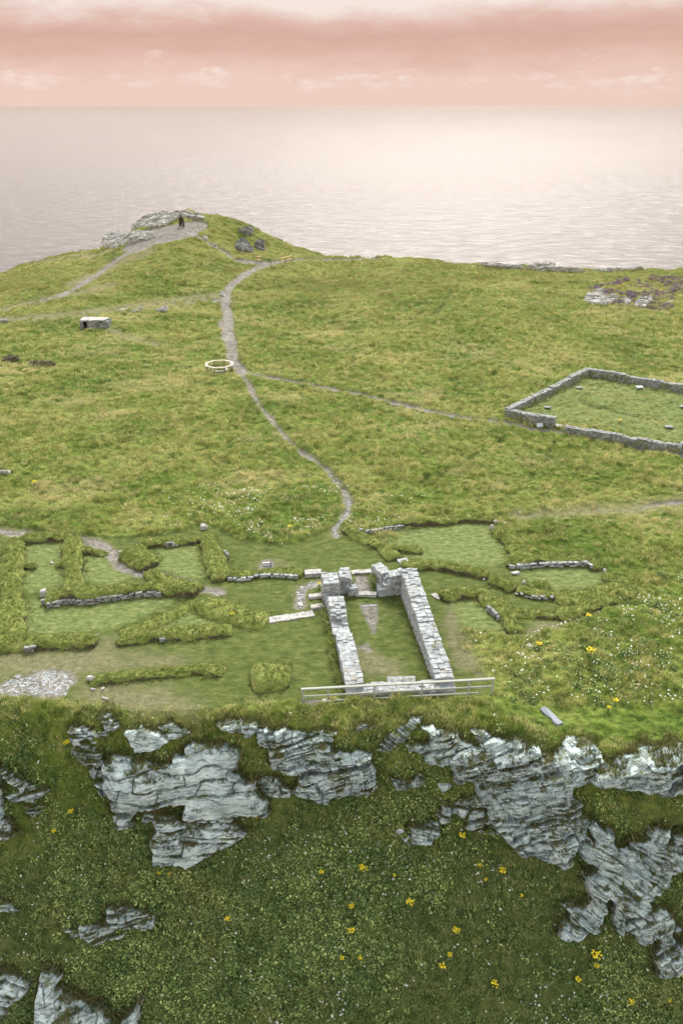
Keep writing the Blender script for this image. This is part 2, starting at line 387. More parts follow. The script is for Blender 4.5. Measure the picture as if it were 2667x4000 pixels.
def grass_cols(t, p, far=1):
    """green to straw by broad patches, as the field has"""
    a = noise_(t, mapping_(t, p, (1, 1.6, 0)), .075, 5, .62)
    b = noise_(t, mapping_(t, p, (1, 1.5, .3)), .55, 4, .65)
    c = noise_(t, p, 3.2, 3, .6)
    g1 = ramp(t, b, [(.30, (.105, .165, .026)), (.45, (.19, .245, .046)), (.58, (.285, .305, .080)), (.72, (.39, .365, .145))])
    g2 = ramp(t, a, [(.36, (.085, .150, .022)), (.50, (.24, .27, .066)), (.63, (.40, .365, .140))])
    g = mixc(t, .58, g1, g2)
    d = noise_(t, mapping_(t, p, (1, 1.5, 0), (5, 2, 0)), 1.25, 3, .6)
    g = mixc(t, math_(t, 'MULTIPLY', smooth_(t, d, .53, .37), .85), g, mixc(t, 1.0, g, (.40, .52, .40), 'MULTIPLY'))
    return mixc(t, smooth_(t, c, .35, .75), mixc(t, 1.0, g, (.62, .68, .55), 'MULTIPLY'), g)
# ground
M_ground, t = new_mat('turf_ground'); p = posn(t)
gcol = grass_cols(t, p)
gcol = mixc(t, 1.0, gcol, (.60, .66, .60), 'MULTIPLY')
mw_n = noise_(t, mapping_(t, p, (1, 1.6, 1)), 1.1, 5, .65); mw_f = noise_(t, mapping_(t, p, (1, 2.2, 1)), 9, 3, .7)
mow = ramp(t, mw_n, [(.30, (.045, .066, .017)), (.50, (.083, .108, .029)), (.68, (.14, .152, .052))])
mow = mixc(t, smooth_(t, mw_f, .35, .7), mixc(t, 1.0, mow, (.66, .70, .62), 'MULTIPLY'), mow)
col = mixc(t, attr(t, 'mown'), gcol, mow)
dryc = ramp(t, noise_(t, p, 2.2, 5, .7), [(.3, (.085, .084, .040)), (.52, (.135, .130, .072)), (.7, (.20, .185, .115))])
col = mixc(t, math_(t, 'MULTIPLY', attr(t, 'dry'), .82), col, dryc)
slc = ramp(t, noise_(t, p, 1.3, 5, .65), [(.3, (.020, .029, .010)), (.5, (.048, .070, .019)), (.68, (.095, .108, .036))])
col = mixc(t, math_(t, 'MULTIPLY', attr(t, 'trail'), .7), col, (.055, .070, .020))
col = mixc(t, math_(t, 'MULTIPLY', attr(t, 'floor'), .8), col, ramp(t, noise_(t, mapping_(t, p, (1, 1.6, 1)), 1.6, 5, .65), [(.3, (.040, .068, .020)), (.47, (.10, .135, .044)), (.6, (.16, .185, .070)), (.74, (.25, .26, .12))]))
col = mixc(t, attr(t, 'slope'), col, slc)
heath = mixc(t, smooth_(t, noise_(t, p, .9, 4, .65), .42, .6), col, (.20, .155, .045))
col = mixc(t, math_(t, 'MULTIPLY', attr(t, 'heath'), .75), col, heath)
pn = math_(t, 'ADD', math_(t, 'MULTIPLY', noise_(t, p, 6, 5, .7), .5), math_(t, 'MULTIPLY', noise_(t, p, 1.1, 4, .7), .5))
pc = ramp(t, pn, [(.32, (.045, .042, .030)), (.43, (.11, .104, .085)), (.55, (.185, .178, .16)), (.68, (.36, .35, .33))])
col = mixc(t, attr(t, 'path'), col, pc)
hb = math_(t, 'ADD', math_(t, 'MULTIPLY', noise_(t, p, 7, 4, .7), .6), math_(t, 'MULTIPLY', noise_(t, mapping_(t, p, (1, 1.8, 1)), 2.1, 3, .6), 1.0))
finish(t, col, .95, hb, .9, .16, .1)
# leaves of grass (world noise sets the patches, each tuft adds its own shade)
def grass_mat(name, dark=1.0, trans=.35):
    m, t = new_mat(name); p = posn(t)
    g = grass_cols(t, p)
    rnd = N(t, 'ShaderNodeObjectInfo').outputs['Random']
    g = mixc(t, math_(t, 'MULTIPLY', smooth_(t, rnd, .55, 1.0), .55), g, (.46, .43, .18)); g = mixc(t, math_(t, 'MULTIPLY', smooth_(t, rnd, .35, 0.0), .6), g, (.075, .115, .025))
    d = attr(t, 'dry', 'INSTANCER'); g = mixc(t, d, g, (.44, .41, .19)); g = mixc(t, attr(t, 'heath', 'INSTANCER'), g, (.145, .142, .040))
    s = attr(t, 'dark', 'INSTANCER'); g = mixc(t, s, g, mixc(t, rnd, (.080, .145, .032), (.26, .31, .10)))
    g = mixc(t, 1.0, g, (1.52*dark, 1.42*dark, 1.78*dark), 'MULTIPLY')
    finish(t, g, .6, spec=.25, trans=trans); return m
M_grass = grass_mat('grass_blades')
M_bgrass = None
def bank_mats():
    m, t = new_mat('bank_turf'); p = posn(t); ge = N(t, 'ShaderNodeNewGeometry')
    g = ramp(t, noise_(t, mapping_(t, p, (1, 1.2, 1)), 1.6, 5, .7), [(.3, (.065, .095, .020)), (.5, (.13, .165, .040)), (.68, (.22, .22, .078))])
    nz = N(t, 'ShaderNodeSeparateXYZ', ins={0: ge.outputs['Normal']}).outputs[2]
    e = ramp(t, noise_(t, p, 5, 4, .7), [(.35, (.030, .026, .016)), (.6, (.075, .068, .040))])
    st = smooth_(t, math_(t, 'ADD', nz, math_(t, 'MULTIPLY', math_(t, 'SUBTRACT', noise_(t, p, 2.3, 4, .6), .5), .6)), .55, .28)
    g = mixc(t, st, g, e); finish(t, g, .95, noise_(t, p, 8, 4, .7), .9, .12, .1)
    m2, t = new_mat('bank_grass'); p = posn(t)
    g = ramp(t, noise_(t, p, 1.4, 5, .7), [(.3, (.10, .15, .034)), (.5, (.22, .265, .075)), (.7, (.40, .375, .165))])
    r = N(t, 'ShaderNodeNewGeometry').outputs['Random Per Island']
    g = mixc(t, math_(t, 'MULTIPLY', r, .6), g, (.15, .18, .05)); finish(t, g, .6, spec=.2, trans=.35)
    return m, m2
M_bank, M_bgrass = bank_mats()
def ledge_mat():
    m, t = new_mat('ledge_grass'); p = posn(t); r = N(t, 'ShaderNodeNewGeometry').outputs['Random Per Island']
    g = ramp(t, noise_(t, p, .8, 5, .7), [(.3, (.06, .075, .022)), (.5, (.115, .13, .036)), (.7, (.21, .19, .085))])
    g = mixc(t, math_(t, 'MULTIPLY', r, .6), g, (.085, .09, .035)); finish(t, g, .6, spec=.2, trans=.3); return m
M_lgrass = ledge_mat()
def stone_mat(name, lo, hi, isl=True, green=.25, scale=1.0, wet=0):
    m, t = new_mat(name); p = posn(t); ge = N(t, 'ShaderNodeNewGeometry')
    n1_ = noise_(t, p, 2.6*scale, 6, .7); n2_ = noise_(t, p, 17*scale, 4, .7)
    c = mixc(t, smooth_(t, n1_, .35, .68), lo, hi)
    if isl:
        r = ge.outputs['Random Per Island']; c = mixc(t, math_(t, 'MULTIPLY', r, .45), c, mixc(t, 1.0, c, (.62, .64, .66), 'MULTIPLY'))
        c = mixc(t, math_(t, 'MULTIPLY', smooth_(t, r, .93, .97), .5), c, (.22, .19, .14))
    sp = smooth_(t, n2_, .58, .72); c = mixc(t, math_(t, 'MULTIPLY', sp, .5), c, (.46, .47, .45))
    c = mixc(t, math_(t, 'MULTIPLY', smooth_(t, n2_, .40, .28), .6), c, (.06, .065, .06))
    nz = N(t, 'ShaderNodeSeparateXYZ', ins={0: ge.outputs['Normal']}).outputs[2]
    mo = math_(t, 'MULTIPLY', math_(t, 'MULTIPLY', smooth_(t, noise_(t, p, 1.1*scale, 5, .65), .50, .66), smooth_(t, nz, .75, .2)), green)
    c = mixc(t, mo, c, (.085, .095, .032))
    finish(t, c, .85, math_(t, 'ADD', n1_, math_(t, 'MULTIPLY', n2_, .5)), .7, .05, .2); return m
M_stone = stone_mat('slate_masonry', (.165, .185, .19), (.375, .40, .40), True, .4)
M_gstone = stone_mat('lichened_masonry', (.095, .105, .10), (.29, .305, .295), True, .7)
M_pale = stone_mat('pale_slab', (.24, .24, .225), (.40, .395, .37), True, .08)
def rock_mat(name, lo, hi):
    m, t = new_mat(name); p = posn(t); ge = N(t, 'ShaderNodeNewGeometry')
    n1_ = noise_(t, p, 1.1, 6, .7); n2_ = noise_(t, p, 9, 5, .75); n3_ = noise_(t, mapping_(t, p, (.6, 1, 4.0), rot=(0, math.radians(8), 0)), 1.5, 5, .7)
    c = mixc(t, smooth_(t, n1_, .34, .66), lo, hi)
    c = mixc(t, math_(t, 'MULTIPLY', smooth_(t, n3_, .53, .38), .82), c, (.085, .105, .108))
    c = mixc(t, math_(t, 'MULTIPLY', smooth_(t, n2_, .55, .72), .5), c, (.56, .62, .60))
    c = mixc(t, math_(t, 'MULTIPLY', smooth_(t, n2_, .42, .28), .7), c, (.06, .065, .065))
    c = mixc(t, math_(t, 'MULTIPLY', smooth_(t, noise_(t, p, .55, 4, .6), .60, .72), .45), c, (.17, .155, .105))
    c = mixc(t, attr(t, 'crack'), c, (.055, .058, .054))
    nz = N(t, 'ShaderNodeSeparateXYZ', ins={0: ge.outputs['Normal']}).outputs[2]
    mo = math_(t, 'MULTIPLY', smooth_(t, nz, .62, .88), smooth_(t, noise_(t, p, .8, 4, .6), .50, .60))
    c = mixc(t, math_(t, 'MULTIPLY', mo, .9), c, mixc(t, n2_, (.035, .045, .014), (.11, .115, .035)))
    h = math_(t, 'ADD', math_(t, 'MULTIPLY', n3_, 1.2), math_(t, 'ADD', n1_, math_(t, 'MULTIPLY', n2_, .5)))
    finish(t, c, .9, h, .8, .09, .10); return m
M_rock = rock_mat('cliff_slate', (.25, .318, .31), (.43, .515, .495)); M_gully = rock_mat('shade_toned_outcrop', (.13, .135, .125), (.30, .305, .285)); M_farrock = rock_mat('grey_outcrop', (.38, .385, .365), (.64, .635, .60))  # gully rock is a darker copy, the hollow's shade put into its colour
def simple(name, col, rough=.7, nscale=6, var=.25, metal=0, bstr=.3):
    m, t = new_mat(name); tcn = N(t, 'ShaderNodeTexCoord').outputs['Object']
    n_ = noise_(t, tcn, nscale, 4, .65)
    c = mixc(t, n_, tuple(v*(1-var) for v in col), tuple(min(1, v*(1+var)) for v in col))
    pr = finish(t, c, rough, n_, bstr, .01, .3); pr.inputs['Metallic'].default_value = metal; return m
def wood_mat(name, col):
    m, t = new_mat(name); g = N(t, 'ShaderNodeTexCoord').outputs['Object']
    n_ = noise_(t, mapping_(t, g, (2, 40, 40)), 1.2, 4, .6)
    c = mixc(t, n_, tuple(v*.65 for v in col), tuple(min(1, v*1.25) for v in col)); finish(t, c, .75, n_, .3, .01, .3); return m
M_rail = wood_mat('weathered_oak', (.25, .27, .235)); M_palewood = wood_mat('sun_bleached_wood', (.36, .33, .27)); M_oldwood = wood_mat('old_post_wood', (.16, .14, .10)); M_tanwood = wood_mat('tan_rail_wood', (.55, .44, .22))
M_core = simple('wall_core', (.05, .05, .045), .95); M_bronze = simple('dark_bronze', (.045, .036, .028), .5, 8, .3, .6)
M_panel = simple('panel_grey', (.30, .36, .40), .5); M_dark = simple('dark_panel', (.03, .028, .03), .5); M_white = simple('off_white', (.75, .76, .74), .5, 5, .1)
M_void = simple('void_shade', (.02, .018, .014), 1.0)  # near-black colour stands in for the shade inside pit and doorway
M_yellow = simple('ragwort_yellow', (.62, .50, .015), .6, 12, .25); M_stem = simple('stem_green', (.07, .11, .03), .7)
def leaf_mat(name, a, b, tip=None):
    m, t = new_mat(name); p = posn(t); rnd = N(t, 'ShaderNodeObjectInfo').outputs['Random']
    isl = N(t, 'ShaderNodeNewGeometry').outputs['Random Per Island']
    c = mixc(t, rnd, a, b); c = mixc(t, smooth_(t, isl, .5, 1.0), c, tip or b)
    n_ = noise_(t, p, .35, 4, .6); c = mixc(t, math_(t, 'MULTIPLY', smooth_(t, n_, .45, .62), .6), c, a)
    c = mixc(t, math_(t, 'MULTIPLY', smooth_(t, noise_(t, mapping_(t, p, loc=(9, 3, 1)), .22, 4, .6), .52, .66), .35), c, tuple(v*w for v, w in zip(b, (1.35, .85, 1.0))))
    finish(t, c, .55, spec=.3, trans=.25); return m
M_leaf = leaf_mat('broad_leaves', (.034, .082, .018), (.140, .218, .050), (.43, .50, .17))
M_heather = leaf_mat('heather', (.06, .045, .05), (.13, .075, .13), (.20, .11, .22))
M_bush = leaf_mat('bush_foliage', (.045, .045, .025), (.115, .10, .06), (.19, .16, .11))
M_flower, t = new_mat('white_petals'); finish(t, (.80, .82, .78), .6, trans=.2)
# ------------------------------------------------------------------ sea
def build_sea():
    xs = np.concatenate([-np.geomspace(90000, 300, 20), [0], np.geomspace(300, 90000, 20)]); ys = np.concatenate([[-3000, -500, 0, 150], np.geomspace(300, 90000, 24)])
    X, Y = np.meshgrid(xs, ys); me = mesh_np('sea', np.stack([X, Y, np.full_like(X, -82.0)], -1).reshape(-1, 3), gridfaces(len(ys), len(xs)))
    m, t = new_mat('sea_water'); p = posn(t)
    a = noise_(t, mapping_(t, p, (.55, 1.0, 1), rot=(0, 0, .12)), .075, 6, .68, .6)
    b = noise_(t, mapping_(t, p, (.45, 1.0, 1), rot=(0, 0, -.1)), .32, 4, .6, .3)
    big = noise_(t, mapping_(t, p, (.3, 1, 1)), .004, 4, .6)
    h = math_(t, 'ADD', math_(t, 'MULTIPLY', a, 1.0), math_(t, 'MULTIPLY', b, .32))
    pr = N(t, 'ShaderNodeBsdfPrincipled', ins={'Base Color': c4((.07, .073, .072)), 'Roughness': math_(t, 'MULTIPLY_ADD', big, .10, .14), 'IOR': 1.33, 'Specular IOR Level': .5})
    bp = N(t, 'ShaderNodeBump', ins={'Height': h, 'Strength': 1.0, 'Distance': 3.1}); t.links.new(bp.outputs[0], pr.inputs['Normal'])
    N(t, 'ShaderNodeOutputMaterial', ins={0: pr.outputs[0]})
    tag(link('sea', me, m), kind='structure')
build_sea()
# ------------------------------------------------------------------ terrain mesh
HEATHP = [G2(p) for p in ([(2290, 1130), (2450, 1090), (2720, 1080), (2720, 1200), (2550, 1215), (2400, 1200)],)]
def build_ground():
    Y = np.concatenate([np.arange(-12, 14, 1.0), np.arange(14, 28, .2), np.arange(28, 42.6, .07), np.arange(42.6, 80, .11), np.arange(80, 140, .22), np.arange(140, 206, .32), np.arange(206, 262, 2.0)])
    nc = 720; s = np.linspace(-1, 1, nc); Wd = 36+np.clip(Y-42, 0, None)*.54
    X = s[None]*Wd[:, None]; YY = Y[:, None]+0*X
    x, y = X.ravel(), YY.ravel(); mk = masks(x, y); z = H(x, y)+micro(x, y, mk)
    mown, gd, pth, dry, tr, slope = mk
    ins = sst(-.3, .3, gd); floor = np.maximum.reduce([sst(-.3, .4, sdist(x, y, q)+.3*fbm(x*1.2, y*1.2, 45, 2)) for q in FLOOR])*(1-.6*dry); heath = sst(148, 185, y)*.55*(1-.6*sst(-10, 30, x)*0)
    for hp in HEATHP: heath = np.maximum(heath, sst(-3, 2, sdist(x, y, hp)))
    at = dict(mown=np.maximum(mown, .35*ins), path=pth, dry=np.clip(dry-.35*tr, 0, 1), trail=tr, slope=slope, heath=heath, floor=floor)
    V = np.stack([x, y, z], -1); Fc = gridfaces(len(Y), nc)
    pf = pth[Fc].mean(1); sf = sst(.7, 3.8, cliffy(x)-y)[Fc].mean(1)
    for nm, sel in (('ground', (pf <= .5) & (sf <= .5)), ('path', (pf > .5) & (sf <= .5)), ('cliff_slope', sf > .5)):
        v, f, a = compact(V, Fc[sel], at)
        tag(link(nm, mesh_np(nm, v, f, True, a), M_ground), kind='structure')
build_ground()
# ------------------------------------------------------------------ tufts
def blade_tuft(nb, hgt, spread, width, lean=.5, seed=0, wind=(.35, -.1)):
    r = np.random.default_rng(seed); V, Fc = [], []
    for i in range(nb):
        a = r.random()*6.283; rr = spread*math.sqrt(r.random()); bx, by = rr*math.cos(a), rr*math.sin(a)
        hh = hgt*(.55+.6*r.random()); out = lean*hh*(.3+.8*r.random())
        dx, dy = out*math.cos(a)*.8+wind[0]*hh*r.random(), out*math.sin(a)*.8+wind[1]*hh
        wa = r.random()*6.283; wx, wy = width*.5*math.cos(wa), width*.5*math.sin(wa); k = len(V)
        V += [(bx-wx, by-wy, -.03), (bx+wx, by+wy, -.03), (bx+dx*.35+wx*.8, by+dy*.35+wy*.8, hh*.62), (bx+dx*.35-wx*.8, by+dy*.35-wy*.8, hh*.62), (bx+dx, by+dy, hh*(.8+.2*r.random()))]
        Fc += [(k, k+1, k+2), (k, k+2, k+3), (k+3, k+2, k+4)]
    return np.array(V), np.array(Fc)
def leaf_clump(nl, rad, ls, seed):
    r = np.random.default_rng(seed); V, Fc = [], []
    for i in range(nl):
        a = r.random()*6.283; e = math.acos(r.random()*.95); q = rad*(.55+.45*r.random())
        c = np.array([q*math.sin(e)*math.cos(a), q*math.sin(e)*math.sin(a), q*math.cos(e)*.9])
        u = r.normal(size=3); u[2] *= .5; u /= np.linalg.norm(u)+1e-6; nrm = c/np.linalg.norm(c)+np.array([0, 0, .5])+r.normal(size=3)*.35; w = np.cross(nrm, u); w /= np.linalg.norm(w)+1e-6
        s_ = ls*(.6+.8*r.random()); k = len(V)
        V += [c-u*s_, c+w*s_*.55, c+u*s_, c-w*s_*.55]; Fc += [(k, k+1, k+2), (k, k+2, k+3)]
    return np.array(V), np.array(Fc)
def proto_col(name, meshes, mat):
    c = bpy.data.collections.new(name)
    for i, (v, f) in enumerate(meshes):
        me = mesh_np(name, v, f); me.materials.append(mat); c.objects.link(bpy.data.objects.new('%s_%02d' % (name, i), me))
    return c
def scatter(name, pos, scl, rotz, tiltv, vid, col, attrs, label=None, cat=None):
    n = len(pos); me = bpy.data.meshes.new(name); me.vertices.add(n); me.vertices.foreach_set('co', np.asarray(pos, np.float32).ravel())
    a = me.attributes.new('scl', 'FLOAT', 'POINT'); a.data.foreach_set('value', np.asarray(scl, np.float32))
    a = me.attributes.new('rot', 'FLOAT_VECTOR', 'POINT'); a.data.foreach_set('vector', np.stack([tiltv[0], tiltv[1], rotz], -1).astype(np.float32).ravel())
    a = me.attributes.new('vid', 'INT', 'POINT'); a.data.foreach_set('value', np.asarray(vid, np.int32))
    for k, v in attrs.items():
        a = me.attributes.new(k, 'FLOAT', 'POINT'); a.data.foreach_set('value', np.asarray(v, np.float32))
    o = link(name, me); tag(o, label, cat, kind='stuff')
    g = bpy.data.node_groups.new(name+'_scatter', 'GeometryNodeTree')
    g.interface.new_socket('Geometry', in_out='INPUT', socket_type='NodeSocketGeometry'); g.interface.new_socket('Geometry', in_out='OUTPUT', socket_type='NodeSocketGeometry')
    i_, o_ = g.nodes.new('NodeGroupInput'), g.nodes.new('NodeGroupOutput')
    ci = g.nodes.new('GeometryNodeCollectionInfo'); ci.inputs['Collection'].default_value = col; ci.inputs['Separate Children'].default_value = True; ci.inputs['Reset Children'].default_value = True
    ip = g.nodes.new('GeometryNodeInstanceOnPoints'); ip.inputs['Pick Instance'].default_value = True
    def na(nm, ty):
        q = g.nodes.new('GeometryNodeInputNamedAttribute'); q.data_type = ty; q.inputs['Name'].default_value = nm; return q.outputs['Attribute']
    g.links.new(i_.outputs[0], ip.inputs['Points']); g.links.new(ci.outputs[0], ip.inputs['Instance'])
    g.links.new(na('vid', 'INT'), ip.inputs['Instance Index']); g.links.new(na('scl', 'FLOAT'), ip.inputs['Scale'])
    e2r = g.nodes.new('FunctionNodeEulerToRotation'); g.links.new(na('rot', 'FLOAT_VECTOR'), e2r.inputs[0]); g.links.new(e2r.outputs[0], ip.inputs['Rotation'])
    g.links.new(ip.outputs[0], o_.inputs[0])
    md = o.modifiers.new('scatter', 'NODES'); md.node_group = g
    return o
EXCL = []        # world polygons no tuft may grow in (walls, rocks, buildings)
def excluded(x, y):
    r = np.zeros(x.shape, bool)
    for p in EXCL: r |= sdist(x, y, p) > 0
    return r
# ------------------------------------------------------------------ rocks on the slope
def tufts_on(V, Nn, dens_pick, hgt, width=.03, nb=6, seed=1):
    r = np.random.default_rng(seed); VV, FF = [], []; k = 0
    protos = [blade_tuft(nb, 1.0, .45, width/hgt*1.0, .6, 300+i) for i in range(6)]
    for j in dens_pick:
        pv, pf = protos[r.integers(6)]; s = hgt*(.6+.8*r.random())*(1.9 if r.random() < .10 else 1); a = r.random()*6.283; c, sn = math.cos(a), math.sin(a)
        q = np.stack([(pv[:, 0]*c-pv[:, 1]*sn)*s, (pv[:, 0]*sn+pv[:, 1]*c)*s, pv[:, 2]*s], -1)
        n = Nn[j]; q = q+q[:, 2:3]*np.array([n[0], n[1], 0])*.9
        VV.append(V[j]+q); FF.append(pf+k); k += len(pv)
    return np.concatenate(VV), np.concatenate(FF)
ROCKPIX = []
def rock(pts, label, T=.8, dip=0.0, lay=.55, blk=2.2, e=(0, -.9, .436), cell=.055, rough=1.0, seed=1, edge=.28, group='rock outcrops', name='rock_outcrop', cat='rock outcrop', dz=0.0, lenv=.22, grow=.24, step=1.0, wmin=-14, mat=None, crk=.65, warp=.44):
    """outcrop of bedded slate: a block standing out of the slope, its beds and joints cut into it"""
    P3 = G2(pts, dz); tt = P3[:, 1]/(ray([p[0] for p in pts], [p[1] for p in pts])[1]); bad = tt > 235
    if bad.any():
        dx, dy, dz_ = ray([p[0] for p in pts], [p[1] for p in pts]); tm = tt[~bad].max(); tt = np.where(bad, tm, tt); P3 = np.stack([dx*tt, dy*tt, CAMH+dz_*tt], -1)
    e = np.array(e)/np.linalg.norm(e); u = np.array([1., 0, 0]); w = np.cross(e, u); w /= np.linalg.norm(w)
    if w[2] < 0: w = -w
    O = P3.mean(0); q = np.stack([(P3-O)@u, (P3-O)@w], -1)
    ROCKPIX.append(P3[:, :2])
    lo, hi = q.min(0)-.45-grow, q.max(0)+.45+grow
    na, nb = max(6, int((hi[0]-lo[0])/cell)), max(6, int((hi[1]-lo[1])/cell))
    A, B = np.meshgrid(np.linspace(lo[0], hi[0], na), np.linspace(lo[1], hi[1], nb)); a, b = A.ravel(), B.ravel()
    jx = lenv*fbm(a*1.1, b*1.1, seed+3, 3)+.08*fbm(a*5, b*5, seed+4, 2); jy = lenv*fbm(a*1.1+31, b*1.1, seed+5, 3)+.08*fbm(a*5+7, b*5, seed+6, 2)
    sd = np.full(a.shape, -9.); d_ = dline(a+jx, b+jy, q, True); sd = np.where(inpoly(a+jx, b+jy, q), d_, -d_)+grow
    # terrain along e
    base = O[None]+a[:, None]*u+b[:, None]*w
    l, h = np.full(a.shape, -14.0), np.full(a.shape, 14.0)
    for _ in range(16):
        m = (l+h)/2; pp = base+m[:, None]*e; under = pp[:, 2] < H(pp[:, 0], pp[:, 1])+.05; l = np.where(under, m, l); h = np.where(under, h, m)
    w0 = np.clip(l, wmin, 14)
    # smoother plane underlying the rock so faces read flat
    cd_, sd_ = math.cos(dip), math.sin(dip)
    wa, wb = a*cd_-b*sd_, a*sd_+b*cd_              # along / across the beds
    qv = wb+warp*lay*fbm(wa*.5, wb*.8, seed+8, 3)
    r_ = np.random.default_rng(seed)
    cuts = np.cumsum(lay*(.45+1.1*r_.random(400))); cuts -= cuts[200]; off = r_.random(401)-.5
    k = np.searchsorted(cuts, qv); top = cuts[np.clip(k, 0, 399)]; bot = cuts[np.clip(k-1, 0, 399)]
    dl = np.minimum(qv-bot, top-qv)
    bl = blk*(.5+1.1*_h(k*0+5, k, seed)); sh = _h(k, k*0+9, seed)*bl
    s_ = wa+.25*fbm(wa*.7+3, wb*1.3, seed+9, 2)+sh+.5*(qv-bot)*(_h(k, k*0+2, seed)-.5); kb = np.floor(s_/bl); fb = s_/bl-kb; db = np.minimum(fb, 1-fb)*bl
    o1 = off[np.clip(k, 0, 400)]*.85*min(1, lay/.5)+(_h(kb, k, seed+1)-.5)*.50*min(1, lay/.4)
    # thin beds within
    q2 = (qv+.05*fbm(wa*1.3, wb*3, seed+12, 2))/(lay*.27); k2 = np.floor(q2); f2 = q2-k2
    o2 = (_h(k2, np.floor(wa/1.1+_h(k2, k2*0, seed)*9), seed+2)-.5)*.22*rough*min(1, lay/.35)
    tl = ((_h(kb, k, seed+3)-.5)*.28)*(s_-(kb+.5)*bl)/1.0 + ((_h(kb, k, seed+4)-.35)*.35)*(qv-(top+bot)/2)
    face = step*(o1+o2)+np.clip(tl*(1.6-.6*step), -.4, .4)+.30*fbm(a*.35, b*.35, seed+14, 2)+.10*rough*fbm(wa*1.6, wb*3.4, seed+15, 4)
    crack = np.maximum(sst(.095, .0, dl+.05*fbm(a*3, b*3, seed+16, 2))*(_h(k, k*0+1, seed+5) < crk), sst(.085, .0, db)*(_h(kb, k, seed+6) < crk))
    face = face-.15*crack
    rim = sst(-.04, edge, sd)
    D = -.30+rim*(T*(.75+.25*sst(0, 1.6, sd))+.30)+face*sst(0, .35, sd)
    inner = sst(.0, 1.2, sd)
    P = base+(w0+D)[:, None]*e
    V = P; Fc = gridfaces(nb, na)
    keep = (sd[Fc].max(1) > -.16); v, f, at = compact(V, Fc[keep], dict(crack=crack*.62, sd=sd))
    me = mesh_np(name, v, f, False, at)
    # smooth shading off keeps the beds crisp
    o = link(name, me, mat or M_rock); tag(o, label, cat, group)
    n_, a_ = np.zeros(len(f)*3), np.zeros(len(f)); me.polygons.foreach_get('normal', n_); me.polygons.foreach_get('area', a_); n_ = n_.reshape(-1, 3); cen = v[f].mean(1)
    sdf = at['sd'][f].mean(1); wgt = a_*(sst(.55, .85, n_[:, 2])*(fbm(cen[:, 0]*.7, cen[:, 2]*.9, seed+20, 3) > -.05)+2.0*(np.abs(sdf) < .18)*(n_[:, 2] > .1)+.5*(sdf < .1)*(fbm(cen[:, 0]*.9, cen[:, 2]*.9, seed+22, 2) > .1))
    tot = wgt.sum()
    if tot > .3 and cell < .1:
        r2 = np.random.default_rng(seed+1); pk = r2.choice(len(f), size=int(min(2600, tot*44)), p=wgt/tot)
        tv, tf = tufts_on(cen, n_*.6, pk, .20, .035, 6, seed)
        g = link('ledge_grass', mesh_np('ledge_grass', tv, tf), M_lgrass, o); g['kind'] = 'stuff'
    return o
